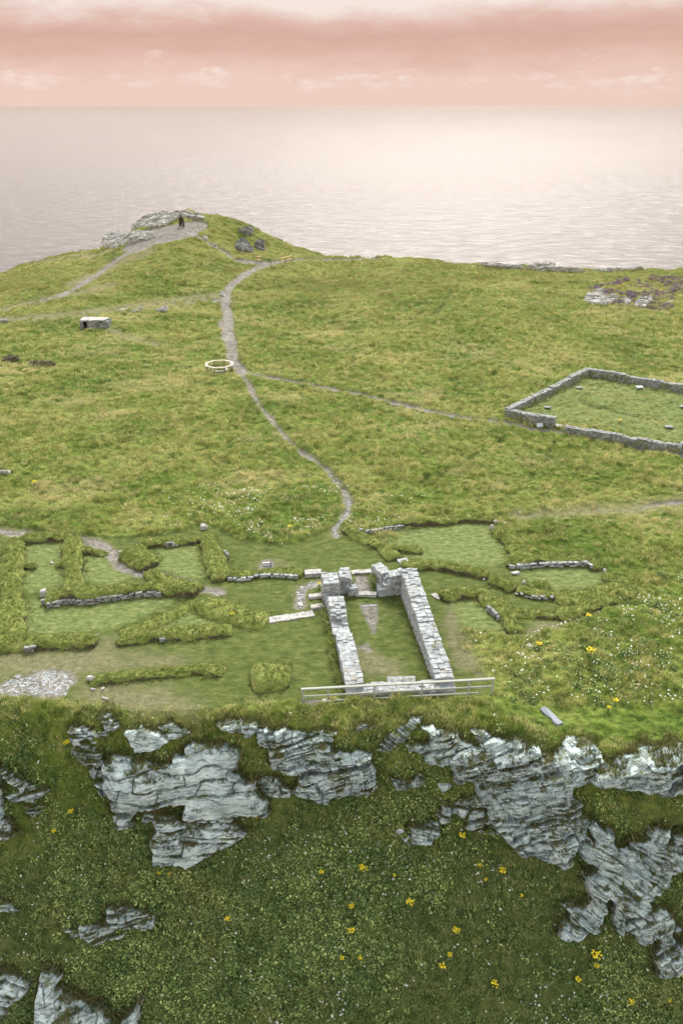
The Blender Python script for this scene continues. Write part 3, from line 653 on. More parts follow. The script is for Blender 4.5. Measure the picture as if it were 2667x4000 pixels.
RK = [
 (C1([(500,140),(550,122),(603,140),(598,185),(560,220),(515,205)]), 'small grey block at the top left corner of the left crag', dict(T=.6, lay=.4)),
 (C1([(608,150),(650,150),(715,160),(722,190),(680,225),(640,245),(605,215)]), 'grey block wedged under the turf beside the crag corner block', dict(T=.6, lay=.4)),
 (C1([(712,88),(760,82),(812,95),(815,125),(780,145),(730,150)]), 'upright grey block set in turf right above the left crag corner', dict(T=.55, lay=.3)),
 (C1([(683,70),(720,40),(757,42),(755,62),(700,80)]), 'thin pale slab highest on the cliff edge, left of the worn ground', dict(T=.35, lay=.2)),
 (C1([(490,230),(520,225),(560,270),(600,258),(625,280),(660,290),(700,310),(705,400),(690,410),(620,375),(580,365),(540,330),(510,280)]), 'dark narrow rib of rock running down the left rim of the crag', dict(T=.5, lay=.3, blk=1)),
 (C1([(875,150),(900,137),(980,150),(1080,175),(1120,195),(1140,235),(1060,270),(990,300),(940,305),(910,255),(885,190)]), 'wedge shaped boulder with a flat pale top slab below the worn grass', dict(T=1.0, lay=.9, blk=4, dip=-.08, step=.5, rough=.6)),
 (C1([(1085,140),(1140,118),(1230,150),(1290,165),(1250,190),(1180,215),(1120,240),(1110,190)]), 'pale pointed slab leaning right beside the wedge shaped boulder', dict(T=.6, lay=.5, dip=-.15)),
 (C1([(705,350),(760,365),(780,340),(830,328),(910,350),(930,380),(960,360),(1100,370),(1175,375),(1190,320),(1260,320),(1255,270),(1310,235),(1400,250),(1568,275)])+C2([(175,270),(240,305),(245,330),(215,400),(190,440),(265,480),(330,490),(340,540),(400,600),(420,640),(440,690),(380,715),(310,720),(245,720),(200,740)])+C1([(1568,750),(1340,740),(1280,730),(1270,640),(1200,640),(1100,640),(1000,665),(930,670),(840,650),(800,620),(760,580),(740,540),(755,470),(710,410)]), 'largest smooth faced grey crag with level cracks, left of the fence', dict(T=1.5, lay=1.1, blk=3.4, dip=-.06, rough=.6, edge=.35, step=.5)),
 (C1([(625,430),(650,415),(700,440),(750,470),(745,560),(725,595),(690,555),(650,500)]), 'rounded grey lobe tucked under the left end of the largest crag', dict(T=.8, lay=.9)),
 (C1([(790,660),(850,655),(960,675),(900,740),(880,765),(915,780),(890,800),(830,805),(790,765),(770,715)]), 'stubby rock pillar propping the underside of the largest crag', dict(T=.9, lay=.6)),
 ([(612,3180),(640,3178),(680,3182),(720,3200),(800,3208),(880,3205),(970,3240),(950,3262),(900,3290),(840,3318),(800,3335),(735,3365),(605,3363),(615,3320),(596,3280),(620,3240)], 'pale cracked slab lowest beneath the largest crag, pointing right', dict(T=1.1, lay=.7, blk=2.2, dip=.05, rough=.6, step=.45)),
 (C1([(985,690),(1030,685),(1060,705),(1055,760),(1010,785),(980,770)]), 'small dark block in the hollow beside the stubby rock pillar', dict(T=.5, lay=.5)),
 (C1([(0,400),(60,440),(150,490),(250,545),(325,560),(270,600),(210,645),(150,625),(60,605),(110,580),(150,570),(130,520),(30,475),(-40,440),(-40,380)]), 'arrow shaped outcrop pointing right from the left edge of the slope', dict(T=.7, lay=.35, dip=-.3)),
 (C1([(-60,470),(0,480),(25,560),(35,640),(50,720),(75,840),(115,855),(60,870),(0,880),(-60,880)]), 'tall pale bedded block cut by the left edge of view', dict(T=.9, lay=.5, dip=.1)),
 (C1([(175,690),(280,680),(285,700),(230,740),(180,720)]), 'small white stone ledge under the arrow shaped outcrop', dict(T=.4, lay=.2)),
 (C5([(740,255),(830,230),(900,235),(960,260),(1000,290),(1070,300),(1050,380),(980,390),(900,370),(840,400),(830,440),(730,450),(720,475),(640,465),(560,430),(540,380),(640,360),(720,345),(750,310)]), 'isolated grey slab outcrop among white flowers, low on the left slope', dict(T=.7, lay=.4, dip=-.2)),
 (C5([(430,355),(480,385),(545,425),(490,430),(430,385)]), 'dark sliver of rock beside the isolated slab outcrop', dict(T=.4, lay=.3)),
 (C5([(-60,670),(0,680),(60,690),(130,710),(200,740),(195,780),(150,830),(50,880),(40,940),(0,970),(-60,980)]), 'pale beaked rock jutting in at the bottom left edge', dict(T=1.1, lay=.6, dip=.1)),
 (C5([(320,655),(370,665),(430,680),(390,760),(450,800),(520,820),(600,850),(720,905),(765,970),(770,1010),(840,1010),(880,960),(930,900),(960,870),(945,960),(940,1000),(930,1080),(800,1140),(560,1150),(350,1110),(280,1000),(290,920),(285,820),(310,720)]), 'big white fronted boulder with a mossy top, lowest on the left', dict(T=1.4, lay=.9, dip=-.25, blk=2, step=.5)),
 (C5([(-40,245),(0,250),(40,220),(80,240),(130,255),(60,275),(-40,280)]), 'thin grey ledge at the left edge level with the isolated slab', dict(T=.4, lay=.3)),
 (C2([(90,95),(180,85),(260,90),(330,75),(345,110),(345,160),(310,185),(220,165),(130,150)]), 'flat layered ledge under the cliff edge grass, left of the fence', dict(T=.55, lay=.28, dip=-.1)),
 (C2([(360,160),(420,130),(500,145),(545,135),(560,170),(600,175),(700,170),(800,155),(895,165),(840,190),(860,220),(740,250),(835,260),(830,290),(870,310),(930,290),(990,310),(1050,290),(1125,300),(1130,370),(1150,440),(1160,510),(1165,540),(1060,570),(950,590),(880,590),(830,610),(750,615),(690,580),(620,560),(660,500),(650,440),(560,440),(510,430),(500,350),(480,400),(455,390),(460,300),(450,260),(380,230)]), 'shattered dark crag with pale lower faces directly below the chapel front', dict(T=1.0, lay=.42, blk=1.1, dip=-.14, rough=2.1, crk=.4, warp=.9)),
 (C2([(355,500),(430,470),(490,470),(520,540),(580,570),(570,600),(500,610),(420,600),(370,560)]), 'low broken rock joining the largest crag to the shattered crag', dict(T=.6, lay=.35, dip=-.2)),
 (C2([(1040,150),(1060,115),(1110,120),(1180,150),(1120,158),(1070,165)]), 'small pale rock poking through turf just below the fence', dict(T=.45, lay=.25, dip=-.4)),
 (C3([(-25,300),(10,210),(60,190),(130,140),(190,80),(255,75),(230,130),(180,160),(160,230),(100,225),(40,280)]), 'slanting tilted slabs below the fence, at the top left of the dark crag', dict(T=.55, lay=.25, blk=.9, dip=.6, rough=1.4)),
 (C3([(270,120),(320,110),(400,150),(480,180),(510,230),(620,260),(650,240),(620,180),(590,155),(680,170),(800,215),(890,212),(980,240),(1040,265),(1055,320),(1120,320),(1200,280),(1195,220),(1210,190),(1270,185),(1350,210),(1430,270),(1450,290),(1430,370),(1380,430),(1330,500),(1250,540),(1240,590),(1310,630),(1290,700),(1350,740),(1340,800),(1320,850),(1260,960),(1230,1040),(1130,1040),(1000,990),(900,960),(830,900),(780,840),(700,760),(700,660),(560,620),(660,590),(640,540),(600,470),(480,490),(490,410),(440,370),(300,370),(270,300),(170,280),(150,240),(300,240),(330,210),(340,160)]), 'tall dark crag of thin beds dipping right, below the right end of the fence', dict(T=1.4, lay=.45, blk=1.3, dip=-.33, rough=1.9, edge=.35, step=.95, crk=.5, warp=.7)),
 (C3([(55,490),(140,510),(150,560),(90,570)]), 'small pale knob in the turf left of the dark crag, first of three', dict(T=.45, lay=.4)),
 (C3([(150,525),(240,455),(280,480),(260,510),(180,540)]), 'curved pale ledge right beside the small pale knob in the turf', dict(T=.4, lay=.3, dip=.5)),
 (C3([(360,475),(455,485),(440,520),(400,570),(370,530)]), 'pale heart shaped rock in turf close against the dark crag', dict(T=.45, lay=.4)),
 (C3([(65,825),(120,815),(175,880),(165,910),(120,885)]), 'white lichened stone left of the banded white block', dict(T=.5, lay=.4, dip=-.6)),
 (C3([(185,800),(290,790),(360,770),(355,850),(320,920),(190,935),(200,860)]), 'banded white block in the flowers at the foot of the turf rib', dict(T=.7, lay=.3, dip=.15)),
 (C3([(370,720),(400,650),(435,650),(440,740),(380,790)]), 'narrow grey fin above the banded white block', dict(T=.45, lay=.4)),
 (C3([(450,700),(490,650),(550,630),(560,690),(545,740),(480,700)]), 'square grey block left of the foot of the dark crag', dict(T=.6, lay=.5)),
 (C3([(560,810),(600,700),(680,700),(700,770),(640,850),(570,835)]), 'slumped grey block leaning on the foot of the dark crag', dict(T=.6, lay=.4, dip=-.3)),
 (C3([(690,870),(730,820),(780,870),(770,910),(700,900)]), 'little white topped rock lowest at the foot of the dark crag', dict(T=.5, lay=.3)),
 (C4([(910,240),(1030,210),(1120,140),(1200,130),(1290,130),(1450,65),(1460,150),(1520,170),(1500,270),(1568,200),(1750,230),(1750,560),(1568,540),(1400,590),(1320,620),(1200,590),(1050,550),(840,540),(740,480),(620,480),(560,430),(640,330),(680,270),(760,320),(830,320),(860,250)]), 'overhanging rock shelf with a pale slanted face at the right edge', dict(T=1.5, lay=.6, blk=1.8, dip=-.25, rough=1.9, crk=.4, warp=.9)),
 (C4([(605,870),(680,930),(740,970),(810,980),(810,1100),(850,1150),(980,1150),(1000,1100),(1100,1100),(1200,1090),(1230,960),(1350,935),(1310,1060),(1300,1100),(1420,1130),(1430,1000),(1568,1000),(1750,1020),(1750,1270),(1568,1280),(1480,1350),(1420,1450),(1300,1580),(1150,1660),(1180,1740),(1080,1800),(940,1800),(880,1980),(840,1850),(850,1700),(820,1630),(740,1620),(740,1750),(700,1850),(640,1930),(540,2010),(470,2070),(300,2060),(380,1920),(440,1850),(370,1750),(450,1760),(560,1760),(650,1660),(620,1600),(570,1430),(660,1420),(690,1350),(600,1300),(530,1230),(475,1160),(530,1050),(570,1050),(640,1120),(680,1070),(600,940)]), 'sprawling pale crag with branching arms on the lower right slope', dict(T=1.2, lay=.5, blk=1.6, dip=.5, rough=1.7, step=.75, crk=.45, warp=.8)),
 (C4([(1180,1740),(1320,1770),(1420,1850),(1400,2000),(1420,2091),(1560,2190),(1568,2300),(1500,2370),(1440,2420),(1290,2410),(1280,2240),(1340,2100),(1220,2000),(1190,2080),(1100,2070),(1080,1990),(950,1960),(900,2010),(880,1980),(960,1810),(1080,1810)]), 'lower buttress of pale rock hanging below the sprawling crag', dict(T=1.0, lay=.7, blk=1.2, dip=-.5, step=.6)),
 (C4([(1450,1900),(1568,2000),(1720,2050),(1720,2250),(1568,2200),(1470,2090)]), 'pale rock at the right edge beside the lower buttress', dict(T=.7, lay=.4, dip=-.3)),
]
for i, (pts, lab, kw) in enumerate(RK): rock(pts, lab, seed=100+i*7, group='slate outcrops on the cliff slope', **kw)
NEARROCK = len(ROCKPIX)
FAR = dict(mat=M_farrock, grow=.15, e=(0, -.6, .8), cell=.11, lenv=.3, lay=.35, rough=1.6)
HZ = lambda p: Z(2200, 1050, .2978, p)
K1 = lambda p: Z(0, 700, .8503, p)
K2 = lambda p: Z(1333, 900, .851, p)
K7 = lambda p: Z(750, 850, .2551, p)
RF = [
 (K1([(615,212),(665,178),(745,150),(870,142),(930,162),(940,188),(830,180),(760,212),(680,228),(612,240)]), 'stepped grey crag capping the summit of the headland', dict(wmin=-1.0, T=1.2, lay=.5, dip=-.1)),
 (K1([(480,325),(495,290),(515,266),(560,256),(640,243),(720,252),(700,275),(600,290),(540,322)]), 'stepped grey crag on the left brow of the headland', dict(wmin=-2.5, grow=-.1, T=.55, lay=.5, dip=-.1)),
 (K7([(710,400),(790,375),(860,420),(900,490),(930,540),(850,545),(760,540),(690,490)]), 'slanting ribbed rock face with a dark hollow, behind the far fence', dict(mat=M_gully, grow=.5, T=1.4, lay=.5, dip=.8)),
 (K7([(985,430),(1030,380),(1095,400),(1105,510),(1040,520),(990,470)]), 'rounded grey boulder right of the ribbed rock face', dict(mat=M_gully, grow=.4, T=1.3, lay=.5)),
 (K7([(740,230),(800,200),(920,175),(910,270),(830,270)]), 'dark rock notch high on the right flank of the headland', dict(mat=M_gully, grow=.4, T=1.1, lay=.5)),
 (K7([(160,290),(250,320),(250,350),(210,345)]), 'small pale stone at the top of the headland gully', dict(T=.5)),
 (K7([(300,450),(350,430),(390,460),(370,490),(320,475)]), 'rounded pale stone halfway down the headland gully', dict(T=.6)),
 (HZ([(260,430),(300,340),(390,330),(520,340),(450,380),(700,390),(690,450),(560,485),(400,490),(330,465)]), 'broad pale layered rock left of the purple heather', dict(T=.8, lay=.4)),
 (HZ([(380,300),(470,280),(570,300),(480,318)]), 'thin flat rock just above the broad layered rock', dict(T=.5)),
 (HZ([(725,425),(770,405),(880,455),(810,495)]), 'angular pale rock between the broad rock and the chunky one', dict(T=.8)),
 (HZ([(900,480),(970,425),(1090,405),(1150,415),(1100,480),(1050,530),(940,510)]), 'chunky undercut grey rock below the purple heather', dict(T=1.0, lay=.5)),
 (HZ([(1290,470),(1420,430),(1425,462),(1340,488)]), 'low grey rock at the right foot of the heather', dict(T=.6)),
 (HZ([(960,190),(1080,185),(1110,208),(1000,210)]), 'flat rock above the heather near the clifftop', dict(T=.5)),
 (K2([(850,170),(890,146),(980,143),(985,164),(1120,180),(900,190)]), 'humped pale rock on the skyline above the heather', dict(T=1.5, lay=.5, dip=-.2, wmin=-.8)),
 (K2([(1130,188),(1280,180),(1400,173),(1380,186),(1200,194)]), 'low pale rock strip on the skyline right of the humped rock', dict(T=.9, wmin=-.6)),
 (K2([(600,163),(720,165),(830,172),(840,180),(700,178)]), 'low pale rock strip on the skyline left of the humped rock', dict(T=.8, wmin=-.6)),
 (K1([(535,608),(590,594),(602,606),(550,620)]), 'striped slab in the worn band, nearest the stone hut', dict(T=.4)),
 (K1([(604,612),(660,595),(662,604),(620,616)]), 'striped slab in the worn band, middle of three', dict(T=.4)),
 (K1([(712,612),(745,598),(780,598),(770,614)]), 'striped slab in the worn band, nearest the main path', dict(T=.4)),
 (K1([(1005,515),(1030,522),(1030,540),(1012,530)]), 'pale slab beside the bend of the main path', dict(T=.4)),
 ([(-30, 1836), (20, 1836), (56, 1845), (45, 1856), (-30, 1856)], 'flat grey rock in the long grass at the left edge', dict(T=.45, cell=.08)),
 ([(-20, 1255), (25, 1250), (45, 1258), (0, 1264)], 'pale rock at the left edge of the worn band', dict(T=.4)),
]
for i, (pts, lab, kw) in enumerate(RF): rock(pts, lab, seed=900+i*7, group='rock outcrops on the plateau and headland', **{**FAR, **kw})
# ------------------------------------------------------------------ turf banks
def resample(P, step):
    P = np.array(P); d = np.r_[0, np.cumsum(np.linalg.norm(np.diff(P[:, :2], axis=0), axis=1))]; n = max(4, int(d[-1]/step)+1)
    s = np.linspace(0, d[-1], n); return np.stack([np.interp(s, d, P[:, i]) for i in range(2)], -1), s
BANKS = []
def bank(pts, width, hgt, label, seed, steep=.75, face=False, tuft=.12, dens=46, name='turf_bank', group='turf banks of ruined buildings', cat='turf bank'):
    P3 = G2([(px, py+hgt*22) for px, py in pts]); C, s = resample(P3, .10); n = len(C)
    if n > 8:
        kz = np.ones(9)/9
        for i in range(2): C[4:-4, i] = np.convolve(C[:, i], kz, 'valid')
    T = np.gradient(C, axis=0); T /= np.linalg.norm(T, axis=1, keepdims=True)+1e-9; Nr = np.stack([-T[:, 1], T[:, 0]], -1)
    m = 25; c = np.linspace(-1, 1, m)
    L = s[-1]; endd = np.minimum(s, L-s)
    ef = np.sqrt(np.clip(1-(1-np.clip(endd/(width*.45), 0, 1))**2, 0, 1))
    wv = width*.64*(1+.34*fbm(s*.6, s*0+1, seed, 3))*(.2+.8*ef**.6); hv = .92*hgt*(1+.40*fbm(s*.45, s*0+5, seed+2, 3))*(ef*.97+.03)
    A = C[:, None]+Nr[:, None]*(c[None, :, None]*wv[:, None, None])
    prof = np.clip(1-np.abs(c)**(1.9+3.2*steep), 0, 1)
    gx, gy = A[..., 0].ravel(), A[..., 1].ravel(); g0 = H(gx, gy).reshape(n, m)
    z = g0-.10+(prof[None]*hv[:, None])+.10
    lump = (.10*fbm(A[..., 0]*1.6, A[..., 1]*1.6, seed+5, 3)+.05*fbm(A[..., 0]*5, A[..., 1]*5, seed+7, 2))*(.3+prof[None])*min(1.3, hgt/.5)
    z = z+lump; z[:, 0] = g0[:, 0]-.2; z[:, -1] = g0[:, -1]-.2; z[0] = g0[0]-.2; z[-1] = g0[-1]-.2
    # push the flanks about so the faces are not ruled surfaces
    off = .13*fbm(s[:, None]*1.1+c[None]*2, c[None]*3+s[:, None]*.2, seed+9, 3)
    A = A+Nr[:, None]*(off*np.abs(c)[None])[..., None]
    O = np.array([C[:, 0].mean(), C[:, 1].mean(), float(g0.mean())])
    V = np.concatenate([A, z[..., None]], -1).reshape(-1, 3)-O
    o = link(name, mesh_np(name, V, gridfaces(n, m)[:, ::-1] if False else gridfaces(n, m), True), M_bank, loc=O)
    tag(o, label, cat, group)
    # grass on top
    du = np.gradient(V.reshape(n, m, 3), axis=0); dv = np.gradient(V.reshape(n, m, 3), axis=1); nn = np.cross(du, dv).reshape(-1, 3); nn /= np.linalg.norm(nn, axis=1, keepdims=True)+1e-9; nn[nn[:, 2] < 0] *= -1
    area = L*width; r = np.random.default_rng(seed); cand = np.where((np.abs(np.tile(c, n)) < .97))[0]
    wgt = (.05+np.clip(nn[cand, 2], 0, 1)**3); wgt = wgt/wgt.sum()
    pick = r.choice(cand, size=int(area*dens)+4, p=wgt)
    ne = int(L*22)+4; ie = r.integers(0, n, ne); se = np.where(r.random(ne) < .5, -1, 1); ce = se*(.88+.5*r.random(ne)**1.5)
    ex = C[ie]+Nr[ie]*(ce*wv[ie])[:, None]; Ve = np.stack([ex[:, 0], ex[:, 1], H(ex[:, 0], ex[:, 1])], -1)-O
    V2 = np.concatenate([V, Ve]); nn2 = np.concatenate([nn, np.stack([Nr[ie, 0]*se*.4, Nr[ie, 1]*se*.4, 0*se+.9], -1)]); pick = np.r_[pick, len(V)+np.arange(ne)]
    tv, tf = tufts_on(V2, nn2, pick, tuft, seed=seed)
    tg = link('grass', mesh_np('bank_grass', tv, tf), M_bgrass, o); tg['kind'] = 'stuff'
    BANKS.append((C, width*.5, seed))
    EXCL.append(np.concatenate([C[::3]+Nr[::3]*width*.42, (C[::3]-Nr[::3]*width*.42)[::-1]]))
    if face:
        st = Stones(); f0, f1, side, dep = face[:4]
        if dep < .6: f1 = f0+(f1-f0)*dep; dep = 1.1
        for kk in range(3 if hgt > .5 else 2):
            x = f0*L+.1
            while x < f1*L:
                l = .2+.35*r.random(); i = min(n-1, int(x/L*(n-1)))
                if r.random() < dep:
                    q = C[i]+Nr[i]*side*(wv[i]*.96+.02*r.random()); zz_ = float(H(q[0], q[1]))+.10+.15*kk+.04*r.random()
                    st.add((q[0]-O[0], q[1]-O[1], zz_-O[2]), (l*.48, .13, .05+.03*r.random()), math.atan2(T[i, 1], T[i, 0]))
                x += l
        if st.c: link('stone_facing', st.mesh('stone_facing', tilt=.1), M_gstone if not (len(face) > 4) else M_stone, o)
    return o
bank([(62,2100),(50,2200),(45,2308),(49,2400),(30,2486)], 1.6, .62, 'broad turf bank running down the far left side of the ruins', 11, .6)
bank([(85,2102),(180,2098),(286,2090)], 1.1, .55, 'turf bank closing the top of the left room, beside the path', 12)
bank([(290,2092),(284,2174),(292,2241),(285,2298)], 1.35, .62, 'turf bank dividing the left room from the grassy yard with the path', 13)
bank([(312,2146),(370,2150),(418,2160)], .8, .45, 'short turf bank branching toward the path from the dividing bank', 14)
bank([(88,2210),(147,2213)], .6, .35, 'low turf stub inside the left room, by the far left bank', 15)
bank([(219,2203),(268,2203)], .6, .35, 'low turf stub inside the left room, by the dividing bank', 16)
bank([(175,2338),(290,2322),(402,2315),(580,2294),(700,2292),(775,2303)], 1.25, .85, 'long turf topped wall with an exposed stone face in the left ruins', 17, .9, face=(0, .75, -1, .85))
bank([(575,2230),(630,2258),(710,2280),(785,2302)], 1.2, .45, 'turf mound rising behind the right end of the long stone faced wall', 18, .5)
bank([(505,2140),(545,2170),(590,2205)], 2.2, .75, 'bulky square turf mound beside the bend of the left path', 19, .7)
bank([(540,2118),(640,2112),(775,2104)], .9, .60, 'turf bank closing the top of the middle room', 20, .85, face=(.5, 1, -1, .3))
bank([(792,2080),(823,2129),(846,2187),(858,2262)], 1.5, .60, 'turf bank down the right side of the middle room, topped by a pale stone', 21, .6, face=(.5, .9, 1, .25))
bank([(880,2250),(1002,2238),(1100,2230),(1185,2240)], .9, .42, 'low turf wall with stones along its foot, leading to the chapel', 22, .8, face=(.05, .95, -1, .8, 1))
bank([(770,2350),(850,2372),(948,2404),(1046,2420)], 1.9, .50, 'wedge of turf tapering toward the row of paving stones', 23, .45)
bank([(455,2504),(590,2477),(756,2467),(912,2454)], 1.3, .50, 'long front turf bank facing the worn lawn, right of the gap', 24, .75, face=(.4, .6, -1, .2))
bank([(470,2480),(620,2425),(770,2352)], 1.1, .22, 'faint turf ridge running up to the turf wedge', 25, .3)
bank([(-60,2512),(60,2508),(179,2502),(300,2498),(384,2504)], 1.5, .60, 'front turf bank facing the worn lawn, left of the gap', 26, .75, face=(.4, .6, -1, .3))
bank([(350,2656),(450,2645),(600,2628),(700,2620),(797,2606),(880,2622)], 1.0, .38, 'low narrow turf bank alone on the lawn with a pale stone at its tip', 27, .6)
bank([(975,2640),(1054,2632),(1140,2634)], 2.7, .72, 'oval grassy mound standing alone on the lawn left of the chapel', 28, .4, name='grass_mound', group='grassy mounds', cat='grassy mound', dens=26)
bank([(-60,2330),(0,2345)], .8, .5, 'turf wall stub at the left edge below the left room', 29, face=(0, 1, -1, .8))
bank([(1408,2066),(1529,2048),(1707,2030),(1819,2017),(1926,2022)], .95, .62, 'turf bank with a dark face along the top of the right hand enclosure', 31, .9, face=(0, .6, -1, .5))
bank([(1345,2058),(1395,2085),(1439,2107),(1500,2140),(1546,2181)], 1.15, .42, 'turf bank slanting down from the stony path toward the chapel', 32, .5)
bank([(1512,2140),(1580,2141),(1654,2145)], .8, .48, 'short dark turf stub inside the right hand enclosure', 33, .9)
bank([(1560,2206),(1680,2200),(1796,2222),(1850,2230),(1908,2244)], 1.0, .50, 'wavy turf bank just behind the tall chapel wall', 34, .7)
bank([(1932,2060),(1990,2096),(2030,2150),(2042,2188)], 1.7, .60, 'turf bank down the right side of the right hand enclosure', 35, .6)
bank([(1970,2196),(2079,2192),(2203,2188),(2293,2184),(2342,2218)], .95, .60, 'turf wall with white stones bared on its top, back of the far right room', 36, .85, face=(.05, .95, -1, .7, 1))
bank([(2351,2247),(2410,2262),(2490,2294)], .95, .48, 'turf bank at the right corner of the far right room', 37, .7)
bank([(2485,2294),(2400,2325),(2340,2352),(2257,2382),(2160,2402)], 1.2, .52, 'long turf bank above the slanting worn track on the right', 38, .6)
bank([(2160,2334),(2250,2330),(2350,2315),(2440,2288)], 1.8, .42, 'wide flowery turf bank between the two right hand rooms', 39, .4)
bank([(1908,2258),(1960,2275),(2010,2298)], 1.2, .55, 'rounded turf bank left of the small dark bush mound', 40, .5)
bank([(2010,2300),(2101,2316),(2172,2318)], .9, .50, 'turf wall with a low stone face behind the small sunken room', 41, .9, face=(.05, 1, -1, .75))
bank([(1715,2326),(1796,2312),(1877,2312),(1930,2362),(1984,2408),(2011,2468)], 1.15, .55, 'curving turf bank enclosing the lawn right of the tall chapel wall', 42, .65, face=(.6, .9, -1, .5))
bank([(1940,2340),(1965,2380),(2020,2392),(2123,2396),(2248,2394)], 1.15, .45, 'turf bank along the front of the small sunken room', 43, .6)
bank([(2058,2288),(2100,2284),(2152,2290)], 1.0, .55, 'small dark bushy mound inside the far right room', 44, .3, name='grass_mound', group='grassy mounds', cat='grassy mound')
# ------------------------------------------------------------------ masonry
def wall_stones(st, A, B, wid, hA, hB, z0=0.0, rag=.14, sl=(.26, .60), th=(.10, .17), step=None, seed=1, skip=0.0):
    r = np.random.default_rng(seed); A, B = np.array(A, float), np.array(B, float); d = B-A; L = np.linalg.norm(d); t_ = d/L; n_ = np.array([-t_[1], t_[0]]); ang = math.atan2(t_[1], t_[0])
    hh = step or (lambda f: hA+(hB-hA)*f)
    hs = lambda x: hh(np.clip(x/L, 0, 1))+rag*(float(vn(np.array(x*.9), np.array(3.1), seed))-.5)*2
    nr = max(2, int(round(wid/.36))); z = 0.0
    while True:
        t1 = th[0]+(th[1]-th[0])*r.random(); any_ = False
        for row in range(nr):
            edge_ = row in (0, nr-1); x = -.06*r.random()
            while x < L-.08:
                l = sl[0]+(sl[1]-sl[0])*r.random(); l = min(l, L-x+.05); xm = x+l/2; hx = hs(xm)
                if z+t1*.4 < hx:
                    top = z+t1*1.4 >= hx
                    if edge_ or z+t1*2.6 >= hx or x < .2 or x+l > L-.2:
                        w_ = wid/nr; c_ = -wid/2+w_*(row+.5)+(r.random()-.5)*.05
                        if r.random() >= skip:
                            zj = (r.random()-.5)*(.05 if top else .02)
                            p = A+t_*xm+n_*c_; st.add((p[0], p[1], z0+(z+t1/2 if not top else min(hx-t1/2, z+t1*.9))+zj), (l*.50, w_*(.51+.07*r.random()), t1*(.51 if not top else .55)), ang+(r.random()-.5)*(.06 if not top else .24))
                        any_ = True
                x += l*.985
        z += t1
        if not any_ or z > 4: break
def core_box(name, A, B, wid, hA, hB, parent, z0=0.0, ins=.16):
    A, B = np.array(A, float), np.array(B, float); d = B-A; L = np.linalg.norm(d); t_ = d/L; n_ = np.array([-t_[1], t_[0]]); w = wid/2-ins
    a, b = A+t_*ins, B-t_*ins; V = []
    for q, h in ((a, hA), (b, hB)):
        for s in (-1, 1):
            for zz_ in (z0-.4, z0+h-.09): V.append((*(q+n_*w*s), zz_))
    Fq = [(0, 1, 3, 2), (4, 6, 7, 5), (0, 4, 5, 1), (2, 3, 7, 6), (1, 5, 7, 3), (0, 2, 6, 4)]
    o = link(name, mesh_np(name, V, Fq), M_core, parent); return o
# chapel -------------------------------------------------------------
ch = empty('chapel_ruin', (0, 0, 0), 'roofless ruined stone chapel with thick pale rubble walls on the clifftop lawn', 'ruin')
def cpart(name, segs, mat=M_stone, parent=ch, tilt=.05, jit=.13):
    st = Stones(); o = None
    for sg in segs: wall_stones(st, *sg[:5], **sg[5])
    o = link(name, st.mesh(name, jit=jit, tilt=tilt), mat, parent)
    for sg in segs:
        f = sg[5].get('step'); L_ = math.dist(sg[0], sg[1])
        if f is None: core_box('wall_core', sg[0], sg[1], sg[2], sg[3], sg[4], o, sg[5].get('z0', 0)-.05)
        else:
            hm = min(f(0), f(.25), f(.5), f(.75), f(1)); core_box('wall_core', sg[0], sg[1], sg[2], hm, hm, o, sg[5].get('z0', 0)-.05)
    return o
cpart('tall_side_wall', [((7.10, 43.55), (5.48, 55.75), 1.25, 1.0, 2.45, dict(seed=1, rag=.12, z0=-.1))])
def hb(f): return .72 + .75*float(sst(.30, .62, np.array(f)))
cpart('side_wall', [((.92, 43.0), (.18, 48.6), 1.2, 1.05, 1.05, dict(seed=2, z0=-.1))])
cpart('side_wall', [((.05, 49.0), (-.48, 52.9), 1.22, .8, 1.5, dict(seed=3, step=hb, z0=-.1))])
cpart('side_wall', [((-.55, 53.3), (-.72, 54.2), 1.2, .85, .85, dict(seed=4, z0=-.1)), ((-.80, 54.3), (-1.0, 55.9), 1.25, 1.95, 2.05, dict(seed=5, z0=-.1))])
cpart('front_wall', [((.35, 42.98), (7.75, 43.50), .95, .85, .85, dict(seed=6, rag=.08, z0=-.35))])
cpart('end_wall', [((3.0, 55.55), (4.95, 55.85), .9, 1.5, 2.05, dict(seed=7, step=lambda f: .75+1.3*float(sst(0, .6, np.array(f)))))])
cpart('door_jamb', [((-.2, 55.95), (.75, 56.0), 1.0, 1.75, 1.6, dict(seed=8)), ((.55, 55.4), (1.25, 55.6), .6, .65, .65, dict(seed=9))])
cpart('porch_wall', [((2.95, 57.9), (3.65, 56.1), .85, 1.55, 1.75, dict(seed=10, rag=.1)), ((3.4, 56.9), (4.1, 56.9), .7, .9, .9, dict(seed=13))])
cpart('porch_wall', [((.25, 57.4), (.35, 56.4), .75, 1.5, 1.4, dict(seed=11, rag=.1)), ((.75, 57.3), (1.0, 55.9), .4, .55, .55, dict(seed=12))])
cpart('doorstep', [((1.2, 55.35), (2.85, 55.30), .55, .24, .24, dict(seed=14, sl=(.3, .6), rag=.03))], M_pale)
cpart('doorstep', [((.75, 58.85), (2.6, 58.95), .55, .14, .14, dict(seed=15, sl=(.35, .6), rag=.03))], M_pale)
st = Stones(); st.add((4.18, 44.2, .22), (.98, .36, .10), .03); st.add((4.18, 44.2, .06), (.9, .32, .10), .03)
link('altar_slab', st.mesh('altar_slab', jit=.06, cham=.12, tilt=.01), M_gstone, ch)
EXCL.append(np.array([(.2, 42.3), (8, 42.8), (6.3, 56.5), (4.2, 57.8), (2.9, 59.2), (.4, 59.2), (-1.8, 56.2)]))
